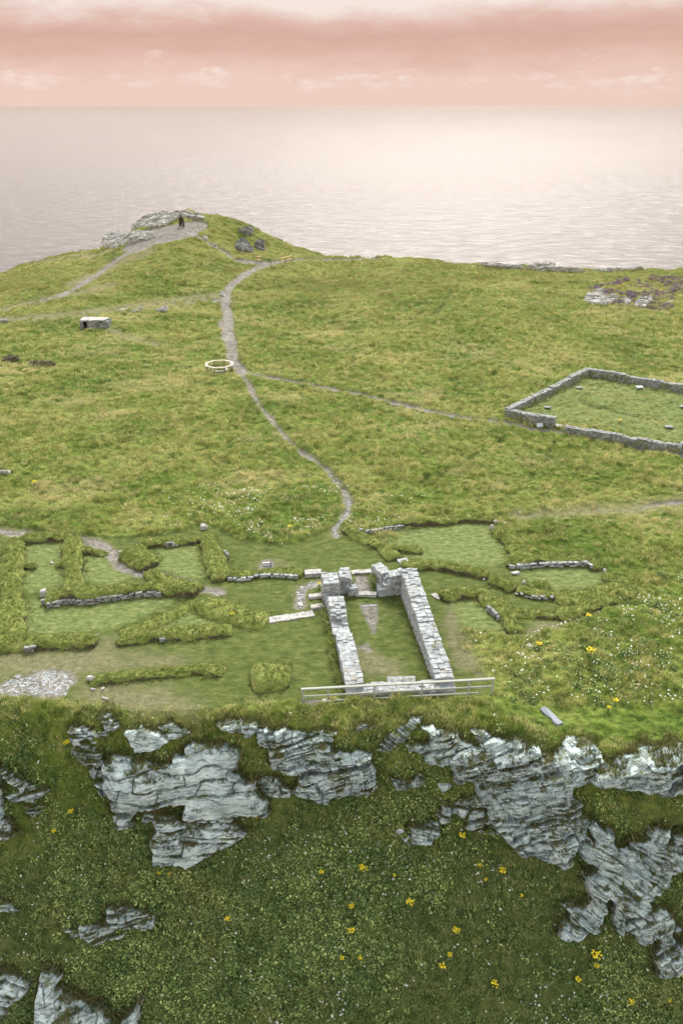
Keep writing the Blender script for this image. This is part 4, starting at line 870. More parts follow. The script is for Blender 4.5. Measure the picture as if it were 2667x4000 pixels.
# grass hanging on the outer left wall and porch
def strip_grass(name, A, B, wid, dens, hgt, seed, parent, slopew=0.0):
    r = np.random.default_rng(seed); A, B = np.array(A), np.array(B); n = int(np.linalg.norm(B-A)*wid*dens)+3
    f = r.random(n); q = A[None, :2]+(B-A)[None, :2]*f[:, None]; d = (B-A)[:2]; d = d/np.linalg.norm(d); nn = np.array([-d[1], d[0]])
    q = q+nn*((r.random(n)-.5)*wid)[:, None]; z = A[2]+(B[2]-A[2])*f+slopew*r.random(n)
    V = np.stack([q[:, 0], q[:, 1], z], -1); nr = np.tile(np.array([nn[0]*.5, nn[1]*.5, .8]), (n, 1))
    v, ff = tufts_on(V, nr, range(n), hgt, seed=seed, nb=8)
    o = link(name, mesh_np(name, v, ff), M_bgrass, parent); o['kind'] = 'stuff'; return o
strip_grass('wall_grass', (.05, 42.9, 0), (-1.35, 53.4, 0), .5, 26, .30, 3, ch, .35)
strip_grass('wall_grass', (2.75, 55.9, .3), (2.85, 58.2, .3), .5, 40, .25, 4, ch, .6)
strip_grass('wall_grass', (.95, 56.0, .3), (.8, 57.8, .3), .4, 40, .25, 5, ch, .5)
strip_grass('wall_grass', (6.35, 44.5, 0), (5.0, 54.0, 0), .35, 18, .16, 6, ch)
strip_grass('wall_grass', (7.0, 46.6, 1.4), (6.75, 47.0, 1.45), .9, 24, .16, 7, ch)
strip_grass('wall_grass', (6.9, 48.4, 1.6), (6.6, 48.7, 1.65), .5, 20, .13, 8, ch)
# low rows of paving / footing stones
def footing(pts, wid, h, label, seed, mat=M_pale, name='stone_footing', cat='stone footing'):
    P = G2(pts); st = Stones(); z0 = float(np.mean([gz(*p[:2]) for p in P]))
    for i in range(len(P)-1): wall_stones(st, P[i][:2], P[i+1][:2], wid, h, h, z0=z0-.06, rag=.02, sl=(.3, .7), seed=seed+i)
    return tag(link(name, st.mesh(name, tilt=.04), mat), label, cat, 'low stone footings round the chapel')
footing([(1052, 2425), (1130, 2412), (1222, 2398)], .75, .16, 'row of white paving stones leading from the turf wedge to the chapel', 5)
footing([(1192, 2247), (1252, 2244)], .8, .45, 'short row of bare cream stones butting the back left chapel corner', 6)
footing([(1208, 2335), (1262, 2328)], .55, .28, 'upper pale stone step in the grass beside the chapel wall', 7)
footing([(1216, 2377), (1265, 2370)], .55, .26, 'lower pale stone step in the grass beside the chapel wall', 8)
footing([(1168, 2352), (1176, 2366)], .35, .12, 'small white kerb stone at the end of the stony spur path', 9)
footing([(1555, 2196), (1590, 2190)], .6, .22, 'grey stones behind the porch at the end of the slanting bank', 10, M_stone)
footing([(1414, 2362), (1472, 2360)], .3, .07, 'flat wet slab in the chapel floor just inside the doorstep', 12, M_stone)
footing([(1690, 2322), (1718, 2338)], .5, .14, 'pale stones in the turf right of the tall chapel wall', 11)
# scattered single stones
def lone(px, py, hx, hy, hz_, label, mat=M_pale, seed=0):
    p = gp(px, py)[0]; st = Stones(); g_ = gz(p[0], p[1])
    st.add((0, 0, hz_*.45), (hx, hy, hz_), RNG.random()*.8-.4)
    if hx > .3: st.add((hx*.5, -hy*.3, hz_*.3), (hx*.5, hy*.6, hz_*.7), RNG.random())
    return tag(link('stone', st.mesh('stone', jit=.25, cham=.25, tilt=.12), mat, None, (p[0], p[1], g_)), label, 'stone', 'loose stones on the turf')
for a in ((796, 2066, .42, .30, .42, 'square pale stone topping the end of the middle room bank'), (62, 2098, .45, .2, .1, 'flat pale stone at the top of the far left bank'), (205, 2202, .16, .12, .14, 'small white stone between the two turf stubs in the left room'),
          (170, 2326, .32, .22, .5, 'white corner stone at the left end of the long stone faced wall'), (474, 2160, .28, .18, .18, 'white stone on the grass beside the path and square mound'), (380, 2489, .15, .12, .25, 'small white stone at the tip of the left front bank'),
          (360, 2655, .40, .22, .34, 'pale stone at the left tip of the low narrow bank'), (366, 2694, .2, .12, .1, 'small pale stone just below the low narrow bank tip'), (404, 2694, .12, .12, .14, 'upright little stone below the low narrow bank'), (412, 2729, .3, .12, .1, 'flat pale stone on the worn grass near the cliff edge'),
          (1918, 2066, .18, .3, .4, 'white upright stone at the corner of the right hand enclosure'), (1935, 2042, .3, .2, .2, 'white stone beside the gap in the right hand enclosure'), (2045, 2280, .14, .14, .25, 'white stone beside the small dark bushy mound'), (2358, 2232, .16, .14, .22, 'white stone at the right corner of the far right room'),
          (1885, 2262, .12, .3, .12, 'thin white stone at the end of the wavy bank'), (2012, 2240, .5, .25, .14, 'cluster of grey slabs inside the far right room'), (848, 2168, .3, .2, .5, 'grey stone set on the middle room bank'),
          (1275, 2745, .4, .3, .12, 'grey stone on bare soil behind the fence corner'), (1455, 2700, .0, .0, .0, '')):
    if a[5]: lone(a[0], a[1], a[2]*.8, a[3]*.8, a[4]*.75, a[5])
# smooth slate slab lying on the slope right of the fence
def slab():
    pts = G2([(2106, 2780), (2125, 2776), (2146, 2788), (2160, 2806), (2180, 2830), (2194, 2846), (2176, 2848), (2160, 2838), (2148, 2820), (2125, 2798)]); c = pts.mean(0)
    zs = np.array([gz(x, y) for x, y in pts[:, :2]])
    n = len(pts); top = [(p[0]-c[0], p[1]-c[1], z-c[2]+.14) for p, z in zip(pts, zs)]; bot = [(x, y, z-.3) for x, y, z in top]
    me = bpy.data.meshes.new('slate_slab'); me.from_pydata(top+bot, [], [tuple(range(n))]+[(i, (i+1) % n, n+(i+1) % n, n+i)[::-1] for i in range(n)]); me.update()
    o = link('slate_slab', me, simple('smooth_slate', (.17, .20, .225), .6, 4, .2), None, c); tag(o, 'smooth grey slate slab lying in the grass right of the fence', 'slate slab')
    EXCL.append(pts)
slab()
def gravel(idx_polys, name, n, label, seed, lines=()):
    r = np.random.default_rng(seed); st = Stones(); pts = []
    for p in idx_polys:
        x = p[:, 0].min()+np.ptp(p[:, 0])*r.random(n*3); y = p[:, 1].min()+np.ptp(p[:, 1])*r.random(n*3); k = (sdist(x, y, p)+.8*fbm(x*1.1, y*1.1, seed, 3) > .1); pts.append(np.stack([x, y], -1)[k][:n])
    for p, w in lines:
        q, _ = resample(p[:, :2], .12); i = r.integers(0, len(q), n); pts.append(q[i]+r.normal(size=(n, 2))*w*.6)
    P = np.concatenate(pts); z = ground(P[:, 0], P[:, 1])
    for (x, y), zz_ in zip(P, z):
        s_ = .03+.085*r.random()**3; st.add((x, y, zz_+.002), (s_*1.3, s_*(.6+.5*r.random()), .012+.012*r.random()), r.random()*3.1)
    tag(link(name, st.mesh(name, jit=.3, cham=.3, tilt=.2), M_stone), label, 'gravel', kind='stuff')
gravel([BARE[1]], 'gravel', 420, 'pale slate chips covering the bare patch at the left edge of the lawn', 3)
gravel([], 'path_stones', 110, 'pale stones showing through the worn footpaths', 4, [PATHS[7], PATHS[8], PATHS[15]])
# ------------------------------------------------------------------ timber railing
def beam(V, Fc, a, b, w, h, up=(0, 0, 1)):
    a, b, up = Vector(a), Vector(b), Vector(up); d = (b-a).normalized(); s = d.cross(up)
    if s.length < 1e-4: s = Vector((1, 0, 0))
    s.normalize(); u = s.cross(d).normalized(); k = len(V); c = min(w, h)*.14
    for q in (a, b):
        for sx_, sy_ in ((-w/2, -h/2+c), (-w/2+c, -h/2), (w/2-c, -h/2), (w/2, -h/2+c), (w/2, h/2-c), (w/2-c, h/2), (-w/2+c, h/2), (-w/2, h/2-c)): V.append(tuple(q+s*sx_+u*sy_))
    Fc.append(tuple(k+i for i in range(8))[::-1]); Fc.append(tuple(k+8+i for i in range(8)))
    for i in range(8): Fc.append((k+i, k+(i+1) % 8, k+8+(i+1) % 8, k+8+i))
def beams(name, lst, mat, parent):
    V, Fc = [], []
    for a in lst: beam(V, Fc, *a)
    me = bpy.data.meshes.new(name); me.from_pydata(V, [], Fc); me.update(); return link(name, me, mat, parent)
def railing():
    bx = [(1184, 2741), (1281, 2747), (1461, 2741), (1646, 2734), (1826, 2725), (1917, 2722)]; P = G2(bx); o0 = P[0].copy()
    r = empty('timber_railing', tuple(o0), 'weathered grey timber railing with three rails along the cliff edge below the chapel', 'railing')
    # straight line through the post feet
    A, B = P[0], P[-1]; Q = []
    for p in P:
        f = (p[0]-A[0])/(B[0]-A[0]); Q.append(Vector((p[0], A[1]+(B[1]-A[1])*f, 0)))
    for q in Q: q.z = gz(q.x, q.y)
    zl = Q[0].z+.03; zr = Q[-1].z+.22; line = lambda q: zl+(zr-zl)*(q.x-Q[0].x)/(Q[-1].x-Q[0].x)
    for q in Q: beams('post', [((q.x-o0[0], q.y-o0[1], min(q.z, line(q))-.4-o0[2]), (q.x-o0[0], q.y-o0[1], line(q)+1.06-o0[2]), .13, .13)], M_rail, r)
    def rl(name, dz, w, h, ext, fwd, parts):
        for i in range(parts):
            a, b = Q[0].lerp(Q[-1], i/parts), Q[0].lerp(Q[-1], (i+1)/parts); d = (b-a).normalized()
            if i == 0: a = a-d*ext
            if i == parts-1: b = b+d*ext
            za, zb = line(a)+dz-o0[2], line(b)+dz-o0[2]
            beams(name, [((a.x-o0[0], a.y-o0[1]+fwd, za), (b.x-o0[0]-.004, b.y-o0[1]+fwd, zb), w, h)], M_rail, r)
    rl('top_rail', 1.11, .20, .10, .12, 0, 1); rl('middle_rail', .56, .07, .11, .02, -.10, 1); rl('bottom_rail', .06, .07, .11, -.9, -.10, 1)
railing()
# ------------------------------------------------------------------ walled garden
def garden():
    W_, Nn, Sx = G2([(1978, 1632), (2292, 1470), (2655, 1772)]); E_ = Nn+(Sx-W_); g1, g2 = G2([(2162, 1674), (2203, 1690)])
    r = empty('walled_garden', tuple(W_), 'square garden enclosure of low lichened drystone walls with an entrance gap', 'walled enclosure')
    o0 = W_
    def seg(name, A, B, h, sd, jog=None):
        st = Stones(); L = math.dist(A[:2], B[:2]); k = max(1, int(L/5))
        oo = None
        for i in range(k):
            a, b = A+(B-A)*i/k, A+(B-A)*(i+1)/k; z0 = (gz(*a[:2])+gz(*b[:2]))/2-.25-o0[2]
            wall_stones(st, a[:2]-o0[:2], b[:2]-o0[:2], .75, h+.12, h+.12, z0=z0, sl=(.35, .75), th=(.15, .24), rag=.08, seed=sd+i)
        oo = link(name, st.mesh(name, tilt=.09, jit=.16), M_gstone, r)
        for i in range(k):
            a, b = A+(B-A)*i/k, A+(B-A)*(i+1)/k; z0 = (gz(*a[:2])+gz(*b[:2]))/2-.25-o0[2]
            core_box('wall_core', a[:2]-o0[:2]-(b-a)[:2]*.02, b[:2]-o0[:2]+(b-a)[:2]*.02, .75, h, h, oo, z0)
        d = (B-A)[:2]/L; n_ = np.array([-d[1], d[0]])
        za, zb = gz(*A[:2])-o0[2], gz(*B[:2])-o0[2]
        for sgn in (-1, 1):
            p, q = A[:2]+n_*.5*sgn-o0[:2], B[:2]+n_*.5*sgn-o0[:2]
            strip_grass('wall_grass', (p[0], p[1], za), (q[0], q[1], zb), .4, 10, .42, sd+50, oo, .25)
        EXCL.append(np.array([A[:2]+n_*.5, B[:2]+n_*.5, B[:2]-n_*.5, A[:2]-n_*.5]))
    seg('wall', W_, Nn, 1.1, 400); seg('wall', Nn, E_, 1.1, 410); seg('wall', W_, g1, 1.15, 420); seg('wall', g2, Sx, 1.15, 430); seg('wall', Sx, E_, 1.1, 440)
    P = G2([(2172, 1672), (2195, 1674)]); st = Stones(); st.add((P[0][0]-o0[0]+.3, P[0][1]-o0[1], gz(*P[0][:2])-o0[2]+.1), (.55, .4, .07), .2)
    link('threshold_slab', st.mesh('threshold_slab'), M_pale, r)
garden()
for px, py, lab in ((2258, 1527, 'pale square slab on the garden grass near the back left wall'), (2136, 1595, 'pale square slab on the garden grass near the left corner'), (2608, 1679, 'pale square slab on the garden grass near the right wall'), (2662, 1604, 'pale square slab on the garden grass at the right edge'), (2494, 1525, 'bluish slab on the garden grass near the back wall')):
    p = gp(px, py)[0]; st = Stones(); st.add((0, 0, .10), (.44, .36, .05), .1)
    EXCL.append(np.array([(p[0]-.8, p[1]-1.2), (p[0]+.8, p[1]-1.2), (p[0]+.8, p[1]+.6), (p[0]-.8, p[1]+.6)]))
    tag(link('stone_slab', st.mesh('stone_slab', jit=.08), M_panel if 'bluish' in lab else M_gstone, None, (p[0], p[1], gz(*p[:2])+.05)), lab, 'stone slab', 'stone slabs in the walled garden')
def lectern(px, py, label, w, h, mat_top, name, cat, bird=False):
    p = gp(px, py)[0]; r = empty(name, (p[0], p[1], gz(*p[:2])), label, cat, rz=.2)
    beams('post', [((-w*.3, 0, -.2), (-w*.3, 0, h*.75), .12, .10), ((w*.3, 0, -.2), (w*.3, 0, h*.75), .12, .10)], M_oldwood, r)
    beams('panel', [((-w/2, 0, h*.8), (w/2, 0, h*.8), .06, h*.6, (0, .55, .83))], mat_top, r)
    return r
lectern(2105, 1678, 'small sloping information panel beside the garden entrance gap', .75, .8, M_panel, 'information_panel', 'sign')
def box_sign():
    p = gp(1046, 2224)[0]; r = empty('display_box', (p[0], p[1], gz(*p[:2])), 'squat blue grey box with a dark lid on the bare patch left of the chapel', 'display box', rz=.12)
    beams('box', [((-.38, 0, .24), (.38, 0, .24), .42, .52)], M_panel, r)
    beams('lid', [((-.44, .02, .53), (.44, .02, .53), .50, .06)], M_dark, r)
    beams('rim', [((-.42, .22, .60), (.42, .22, .60), .08, .08)], M_white, r)
    beams('knob', [((.28, 0, .56), (.28, 0, .78), .07, .07), ((.28, 0, .78), (.28, 0, .90), .12, .12)], M_dark, r)
box_sign()
# ------------------------------------------------------------------ well railing
def well():
    p = gp(859, 1447)[0]; g_ = gz(p[0], p[1]); R = 1.98
    r = empty('octagonal_railing', (p[0], p[1], g_), 'octagonal timber railing with a broad pale top rail round a pit beside the path', 'railing')
    an = [math.radians(22.5+9+45*i) for i in range(8)]; pt = [(R*math.cos(a), R*math.sin(a)) for a in an]
    for (x, y) in pt: beams('post', [((x, y, -.3), (x, y, 1.02), .13, .13)], M_oldwood, r)
    ro, ri = R+.20, R-.16; V, Fc = [], []
    for z in (1.03, 1.11):
        for a in an: V.append((ro*math.cos(a), ro*math.sin(a), z))
        for a in an: V.append((ri*math.cos(a), ri*math.sin(a), z))
    for i in range(8):
        j = (i+1) % 8; Fc += [(16+i, 16+j, 24+j, 24+i), (i, 8+i, 8+j, j), (i, j, 16+j, 16+i), (8+j, 8+i, 24+i, 24+j)]
    me = bpy.data.meshes.new('top_rail'); me.from_pydata(V, [], Fc); me.update(); link('top_rail', me, M_palewood, r)
    beams('middle_rail', [((*pt[i], .5), (*pt[(i+1) % 8], .5), .04, .09) for i in range(8) if i not in (6,)], M_oldwood, r)
    beams('bench', [((-.9, -1.2, .35), (1.0, -1.2, .35), .35, .07)], M_rail, r)
    beams('notice', [((.9, -.9, .55), (1.3, -.9, .6), .03, .35, (0, .5, .8))], M_white, r)
    # pit as a shallow dish, its shade put into the near-black colour
    V = [(0, 0, -.02)]+[(1.7*math.cos(a), 1.7*math.sin(a), .06) for a in an]; me = bpy.data.meshes.new('pit'); me.from_pydata(V, [], [(0, 1+i, 1+(i+1) % 8) for i in range(8)]); me.update(); link('pit', me, M_void, r)
    EXCL.append(np.array([(p[0]+1.8*math.cos(a), p[1]+1.8*math.sin(a)) for a in an]))
well()
# ------------------------------------------------------------------ stone hut
def hut():
    a, b = G2([(322, 1290), (420, 1282)]); g_ = gz(*a[:2]); w = math.dist(a[:2], b[:2])
    r = empty('stone_hut', (a[0], a[1], g_), 'small drystone hut with a flat slab roof and dark doorway beside the worn band', 'stone hut', rz=.05)
    st = Stones(); D = 2.6; h = 1.75
    wall_stones(st, (w*.24, 0), (w, .3), .5, h, h-.2, z0=-.4, th=(.16, .24), sl=(.3, .6), seed=70)
    wall_stones(st, (-.1, .05), (w*.06, .05), .5, h, h, z0=-.4, th=(.16, .24), sl=(.2, .3), seed=71)
    wall_stones(st, (0, .2), (0, D), .5, h, h, z0=-.4, th=(.16, .24), seed=72); wall_stones(st, (w, .3), (w, D), .5, h-.2, h-.3, z0=-.4, th=(.16, .24), seed=73); wall_stones(st, (0, D), (w, D), .5, h, h-.3, z0=-.4, th=(.16, .24), seed=74)
    link('wall', st.mesh('wall', tilt=.08, jit=.16), M_gstone, r)
    st = Stones()
    for i in range(6): st.add((w*(i+.4)/6.2, .35+RNG.random()*.25, h-.32+(.05 if i % 2 else 0)-i*.02), (w/10.5, .5+.2*RNG.random(), .06), RNG.random()*.3)
    for i in range(6): st.add((w*(i+.4)/6.2, 1.5+RNG.random()*.25, h-.34-i*.02), (w/10.5, .75, .06), RNG.random()*.3)
    link('roof', st.mesh('roof', jit=.15), M_pale, r)
    beams('lintel', [((-.1, -.05, h-.42), (w*.30, -.05, h-.42), .5, .12)], M_pale, r)
    beams('doorway', [((w*.15, .9, -.3), (w*.15, .9, h-.5), w*.3, .2)], M_void, r)  # dark panel behind the opening, interior shade put into its colour
    EXCL.append(np.array([(a[0]-.6, a[1]-1.2), (a[0]+w+.5, a[1]-1.2), (a[0]+w+.5, a[1]+D+.5), (a[0]-.6, a[1]+D+.5)]))
hut()
# ------------------------------------------------------------------ far fence by the path
def farfence():
    P = G2([(1003, 1022), (1021, 1026), (1058, 1026), (1095, 1028), (1116, 1026), (1139, 1020)]); o0 = P[0].copy(); o0[2] = gz(*P[0][:2])
    r = empty('post_and_rail_fence', tuple(o0), 'small broken post and rail fence of tan timber where the path forks', 'fence')
    Q = [Vector((p[0]-o0[0], p[1]-o0[1], gz(*p[:2])-o0[2])) for p in P]; hs_ = (1.5, 1.55, 1.0, 1.0, 1.1, 1.45)
    for q, h in zip(Q, hs_): beams('post', [((q.x, q.y, q.z-.4), (q.x, q.y, q.z+h), .20, .20)], M_oldwood, r)
    for i, j, zs in ((0, 1, (.6, 1.25)), (3, 5, (.55, 1.15))):
        for z in zs: beams('rail', [((Q[i].x-.1, Q[i].y-.12, Q[i].z+z-.15), (Q[j].x+.1, Q[j].y-.12, Q[j].z+z+.1), .10, .22)], M_tanwood, r)
    beams('wire', [((Q[i].x, Q[i].y-.02, Q[i].z+.8), (Q[i+1].x, Q[i+1].y-.02, Q[i+1].z+.8), .025, .025) for i in range(1, 3)], M_oldwood, r)
farfence()
# ------------------------------------------------------------------ statue
def statue():
    p = gp(710, 882)[0]; g_ = gz(*p[:2])
    r = empty('statue', (p[0], p[1], g_-.05), 'dark bronze statue of a standing cloaked figure on the bare headland', 'statue')
    def lathe(name, rings, parent, n=14, mat=M_bronze):
        V, Fc = [], []
        for (cx, cy, z, rx, ry) in rings:
            for i in range(n): a = 6.283*i/n; V.append((cx+rx*math.cos(a)*(1+.06*math.sin(3*a)), cy+ry*math.sin(a), z))
        for k in range(len(rings)-1):
            for i in range(n): j = (i+1) % n; Fc.append((k*n+i, k*n+j, (k+1)*n+j, (k+1)*n+i))
        Fc.append(tuple(range(n))[::-1]); Fc.append(tuple((len(rings)-1)*n+i for i in range(n)))
        me = bpy.data.meshes.new(name); me.from_pydata(V, [], Fc); me.update(); return link(name, me, mat, parent)
    lathe('body', [(0, 0, .75, .26, .20), (0, 0, 1.1, .30, .22), (0, 0, 1.5, .33, .22), (.0, 0, 1.85, .36, .2), (0, 0, 2.02, .26, .17), (0, 0, 2.10, .11, .11), (0, 0, 2.2, .12, .13), (0, 0, 2.34, .15, .16), (0, 0, 2.48, .13, .14), (0, 0, 2.58, .05, .06)], r)
    lathe('leg', [(-.2, 0, 0, .12, .14), (-.19, 0, .3, .10, .10), (-.16, 0, .6, .12, .12), (-.12, 0, .95, .16, .15)], r); lathe('leg', [(.24, 0, 0, .15, .16), (.22, 0, .3, .13, .12), (.16, 0, .6, .14, .13), (.1, 0, .95, .17, .15)], r)
    beams('cloak', [((-.34, .1, 1.95), (-.52, .15, .02), .10, .16), ((-.28, .16, 1.95), (-.38, .2, .05), .10, .1), ((.34, .1, 1.95), (.62, .15, .02), .12, .16), ((.28, .16, 1.95), (.46, .2, .05), .10, .1), ((.36, .1, 1.5), (.78, .12, .72), .06, .08)], M_bronze, r)
    beams('arm', [((-.36, 0, 1.9), (-.42, -.1, 1.45), .15, .15), ((-.42, -.1, 1.45), (-.08, -.26, 1.25), .12, .12), ((.36, 0, 1.9), (.42, -.1, 1.45), .15, .15), ((.42, -.1, 1.45), (.08, -.26, 1.25), .12, .12)], M_bronze, r)
    beams('sword', [((0, -.3, 0), (0, -.28, 1.35), .07, .04), ((-.17, -.28, 1.15), (.17, -.28, 1.15), .05, .05)], M_bronze, r)
statue()
# ------------------------------------------------------------------ bushes
def bush(px, py, w, d, h, label, seed):
    p = gp(px, py)[0]; r = empty('bush', (p[0], p[1], gz(*p[:2])), label, 'bush')
    rr = np.random.default_rng(seed); VV, FF, k = [], [], 0
    for i in range(60):
        v, f = leaf_clump(26, .32, .09, seed+i); a = rr.random()*6.28; q = math.sqrt(rr.random())
        o = np.array([w*q*math.cos(a), d*q*math.sin(a), h*(1-q*q)*(.5+.5*rr.random())]); VV.append(v*(.8+.5*rr.random())+o); FF.append(f+k); k += len(v)
    link('foliage', mesh_np('foliage', np.concatenate(VV), np.concatenate(FF)), M_bush, r)
    beams('stem', [((0, 0, -.1), (.3*math.cos(a), .3*math.sin(a), h*.6), .03, .03) for a in (0, 1.3, 2.6, 3.9, 5.2)], M_oldwood, r)
bush(165, 1432, 2.1, .9, .75, 'brown scrubby bush in the grass left of the octagonal railing', 5)
bush(48, 1412, 1.2, .7, .6, 'dark low bush at the left edge beside the brown scrubby bush', 6)
# ------------------------------------------------------------------ ragwort
def ragwort_mesh(seed):
    r = np.random.default_rng(seed); V, Fc = [], []
    for i in range(24):
        a = r.random()*6.283; q = .21*math.sqrt(r.random()); cx, cy, cz = q*math.cos(a), q*math.sin(a), .55+.18*r.random(); rad = .030+.024*r.random(); k = len(V)
        V.append((cx, cy, cz+.035)); n = 7
        tx, ty = (r.random()-.5)*.6, (r.random()-.5)*.6
        for j in range(n): b = 6.283*j/n; V.append((cx+rad*math.cos(b), cy+rad*math.sin(b), cz+(tx*math.cos(b)+ty*math.sin(b))*rad))
        for j in range(n): Fc.append((k, k+1+j, k+1+(j+1) % n))
    sv, sf = [], []
    for i in range(7):
        a = r.random()*6.283; q = .16*r.random(); beam(sv, sf, (q*.3*math.cos(a), q*.3*math.sin(a), -.1), (q*math.cos(a), q*math.sin(a), .6), .015, .015)
    lv, lf = leaf_clump(26, .2, .07, seed); k = len(sv); sv += [tuple(v+np.array([0, 0, .2])) for v in lv]; sf += [tuple(int(x)+k for x in f) for f in lf]
    a = bpy.data.meshes.new('flower_heads'); a.from_pydata(V, [], Fc); a.update(); a.materials.append(M_yellow)
    b = bpy.data.meshes.new('stem'); b.from_pydata(sv, [], sf); b.update(); b.materials.append(M_stem); return a, b
RAG = [ragwort_mesh(s) for s in (1, 2, 3)]
for i, (px, py, s, lab) in enumerate([
    (268, 2935, 1.0, 'yellow ragwort on dark turf left of the crag rib'), (283, 3190, .9, 'yellow ragwort among white flowers left of the rock pillar'), (217, 3265, .8, 'yellow ragwort low on the slope under the arrow shaped outcrop'),
    (2100, 2540, 1.1, 'bright ragwort on the rough grass nearest the tall chapel wall'), (2300, 2582, 1.45, 'largest ragwort on the rough grass slope right of the chapel'), (2292, 2440, 1.1, 'ragwort on the ridge of rough grass beside the worn track'),
    (2398, 2764, .9, 'ragwort on rough grass above the overhanging shelf'), (2372, 2788, .7, 'small ragwort just below another on the rough grass above the shelf'),
    (1801, 3295, 1.1, 'ragwort below the banded white block'), (1418, 3420, 1.2, 'tall yellow ragwort mid slope below the shattered crag'), (1408, 3402, .8, 'ragwort touching the tall one mid slope'), (1540, 3430, .6, 'small ragwort right of the tall mid slope one'),
    (1870, 3393, .8, 'ragwort amid white flowers below the dark crag foot'), (1957, 3425, 1.1, 'full ragwort below the dark crag in white flowers'), (1895, 3447, .6, 'tiny ragwort under the pair below the dark crag'), (2034, 3510, .6, 'tiny ragwort left of the sprawling crag arm'),
    (1372, 3555, .9, 'ragwort on the open lower slope, above the large clump'), (1600, 3555, 1.3, 'large ragwort clump on the open lower slope'), (1370, 3658, 1.1, 'ragwort low on the slope, left of the fullest group'), (1780, 3655, 1.1, 'round ragwort low on the slope between two clumps'),
    (1336, 3756, .8, 'small ragwort near the bottom, first of a spaced pair'), (1406, 3756, .7, 'small ragwort near the bottom, second of a spaced pair'), (1755, 3748, .8, 'ragwort above its lower neighbour near the bottom'), (1725, 3792, 1.0, 'ragwort near the bottom under a smaller one'),
    (2320, 3765, 1.5, 'tallest ragwort in the lower right, under the branching crag'), (2324, 3792, .9, 'ragwort at the foot of the tallest one in the lower right'), (2252, 3846, .9, 'ragwort left below the tallest one in the lower right'), (1928, 3866, 1.1, 'ragwort near the bottom on bare brown turf'),
    (2563, 3788, .7, 'ragwort at the foot of the lower buttress'), (2662, 3835, 1.2, 'ragwort cut by the right edge near the bottom'), (2458, 3936, .9, 'ragwort lowest in the bottom right'), (2608, 3920, .5, 'tiny ragwort near the bottom right edge'),
    (892, 3612, .9, 'lone ragwort right of the isolated slab outcrop'), (624, 3425, .6, 'small ragwort below the pale cracked slab'), (664, 3424, .6, 'small ragwort beside another below the pale cracked slab'), (1003, 3210, .6, 'tiny ragwort at the right tip of the pale cracked slab'),
    (1254, 3425, .9, 'sparse ragwort left of the tall mid slope one'), (963, 2868, .7, 'ragwort on the ledge left of the shattered crag'), (910, 2418, .9, 'ragwort on the turf wedge in the ruins'), (1133, 2080, 1.0, 'ragwort in the meadow edge above the bare patch'),
    (1246, 2300, .9, 'yellow blooms at the back left chapel corner'), (140, 1910, 1.0, 'lone ragwort in the meadow on the left'), (2415, 1683, .9, 'yellow ragwort on the front garden wall')]):
    p = gp(px, py)[0]; r = empty('ragwort', (p[0], p[1], gz(*p[:2])+(.75 if 'garden wall' in lab else -.05)), lab, 'flower', 'yellow ragwort plants', rz=i*1.7); r.scale = (s, s, s)
    a, b = RAG[i % 3]
    o1 = bpy.data.objects.new('flower_heads', a); o2 = bpy.data.objects.new('stem', b)
    for o in (o1, o2): COL.objects.link(o); o.parent = r
# ------------------------------------------------------------------ grass and plants over the ground
TUFT = proto_col('tuft', [blade_tuft(18, .34, .26, .030, .75, 10+i) for i in range(6)]+[blade_tuft(14, .55, .22, .022, .45, 20+i) for i in range(3)], M_grass)
LEAF = proto_col('clump', [leaf_clump(30, .27, .070, 40+i) for i in range(4)]+[leaf_clump(60, .42, .085, 46+i) for i in range(2)], M_leaf)
HEA = proto_col('heath', [leaf_clump(60, .4, .07, 60+i) for i in range(3)], M_heather)
FLO = proto_col('floret', [leaf_clump(6, .05, .042, 80+i) for i in range(3)]+[leaf_clump(10, .09, .042, 85+i) for i in range(2)], M_flower)
def rand_pts(y0, y1, dens, x0=None, x1=None):
    w1 = 34+max(0, y1-42)*.5; n = int((y1-y0)*2*w1*dens); x = (RNG.random(n)*2-1)*w1; y = y0+(y1-y0)*RNG.random(n)
    k = np.abs(x) < 27+np.clip(y-42, 0, None)*.47; return x[k], y[k]
def rockmask(x, y):
    r = np.zeros(x.shape, bool)
    for p in ROCKPIX: r |= sdist(x, y, p) > .2
    return r
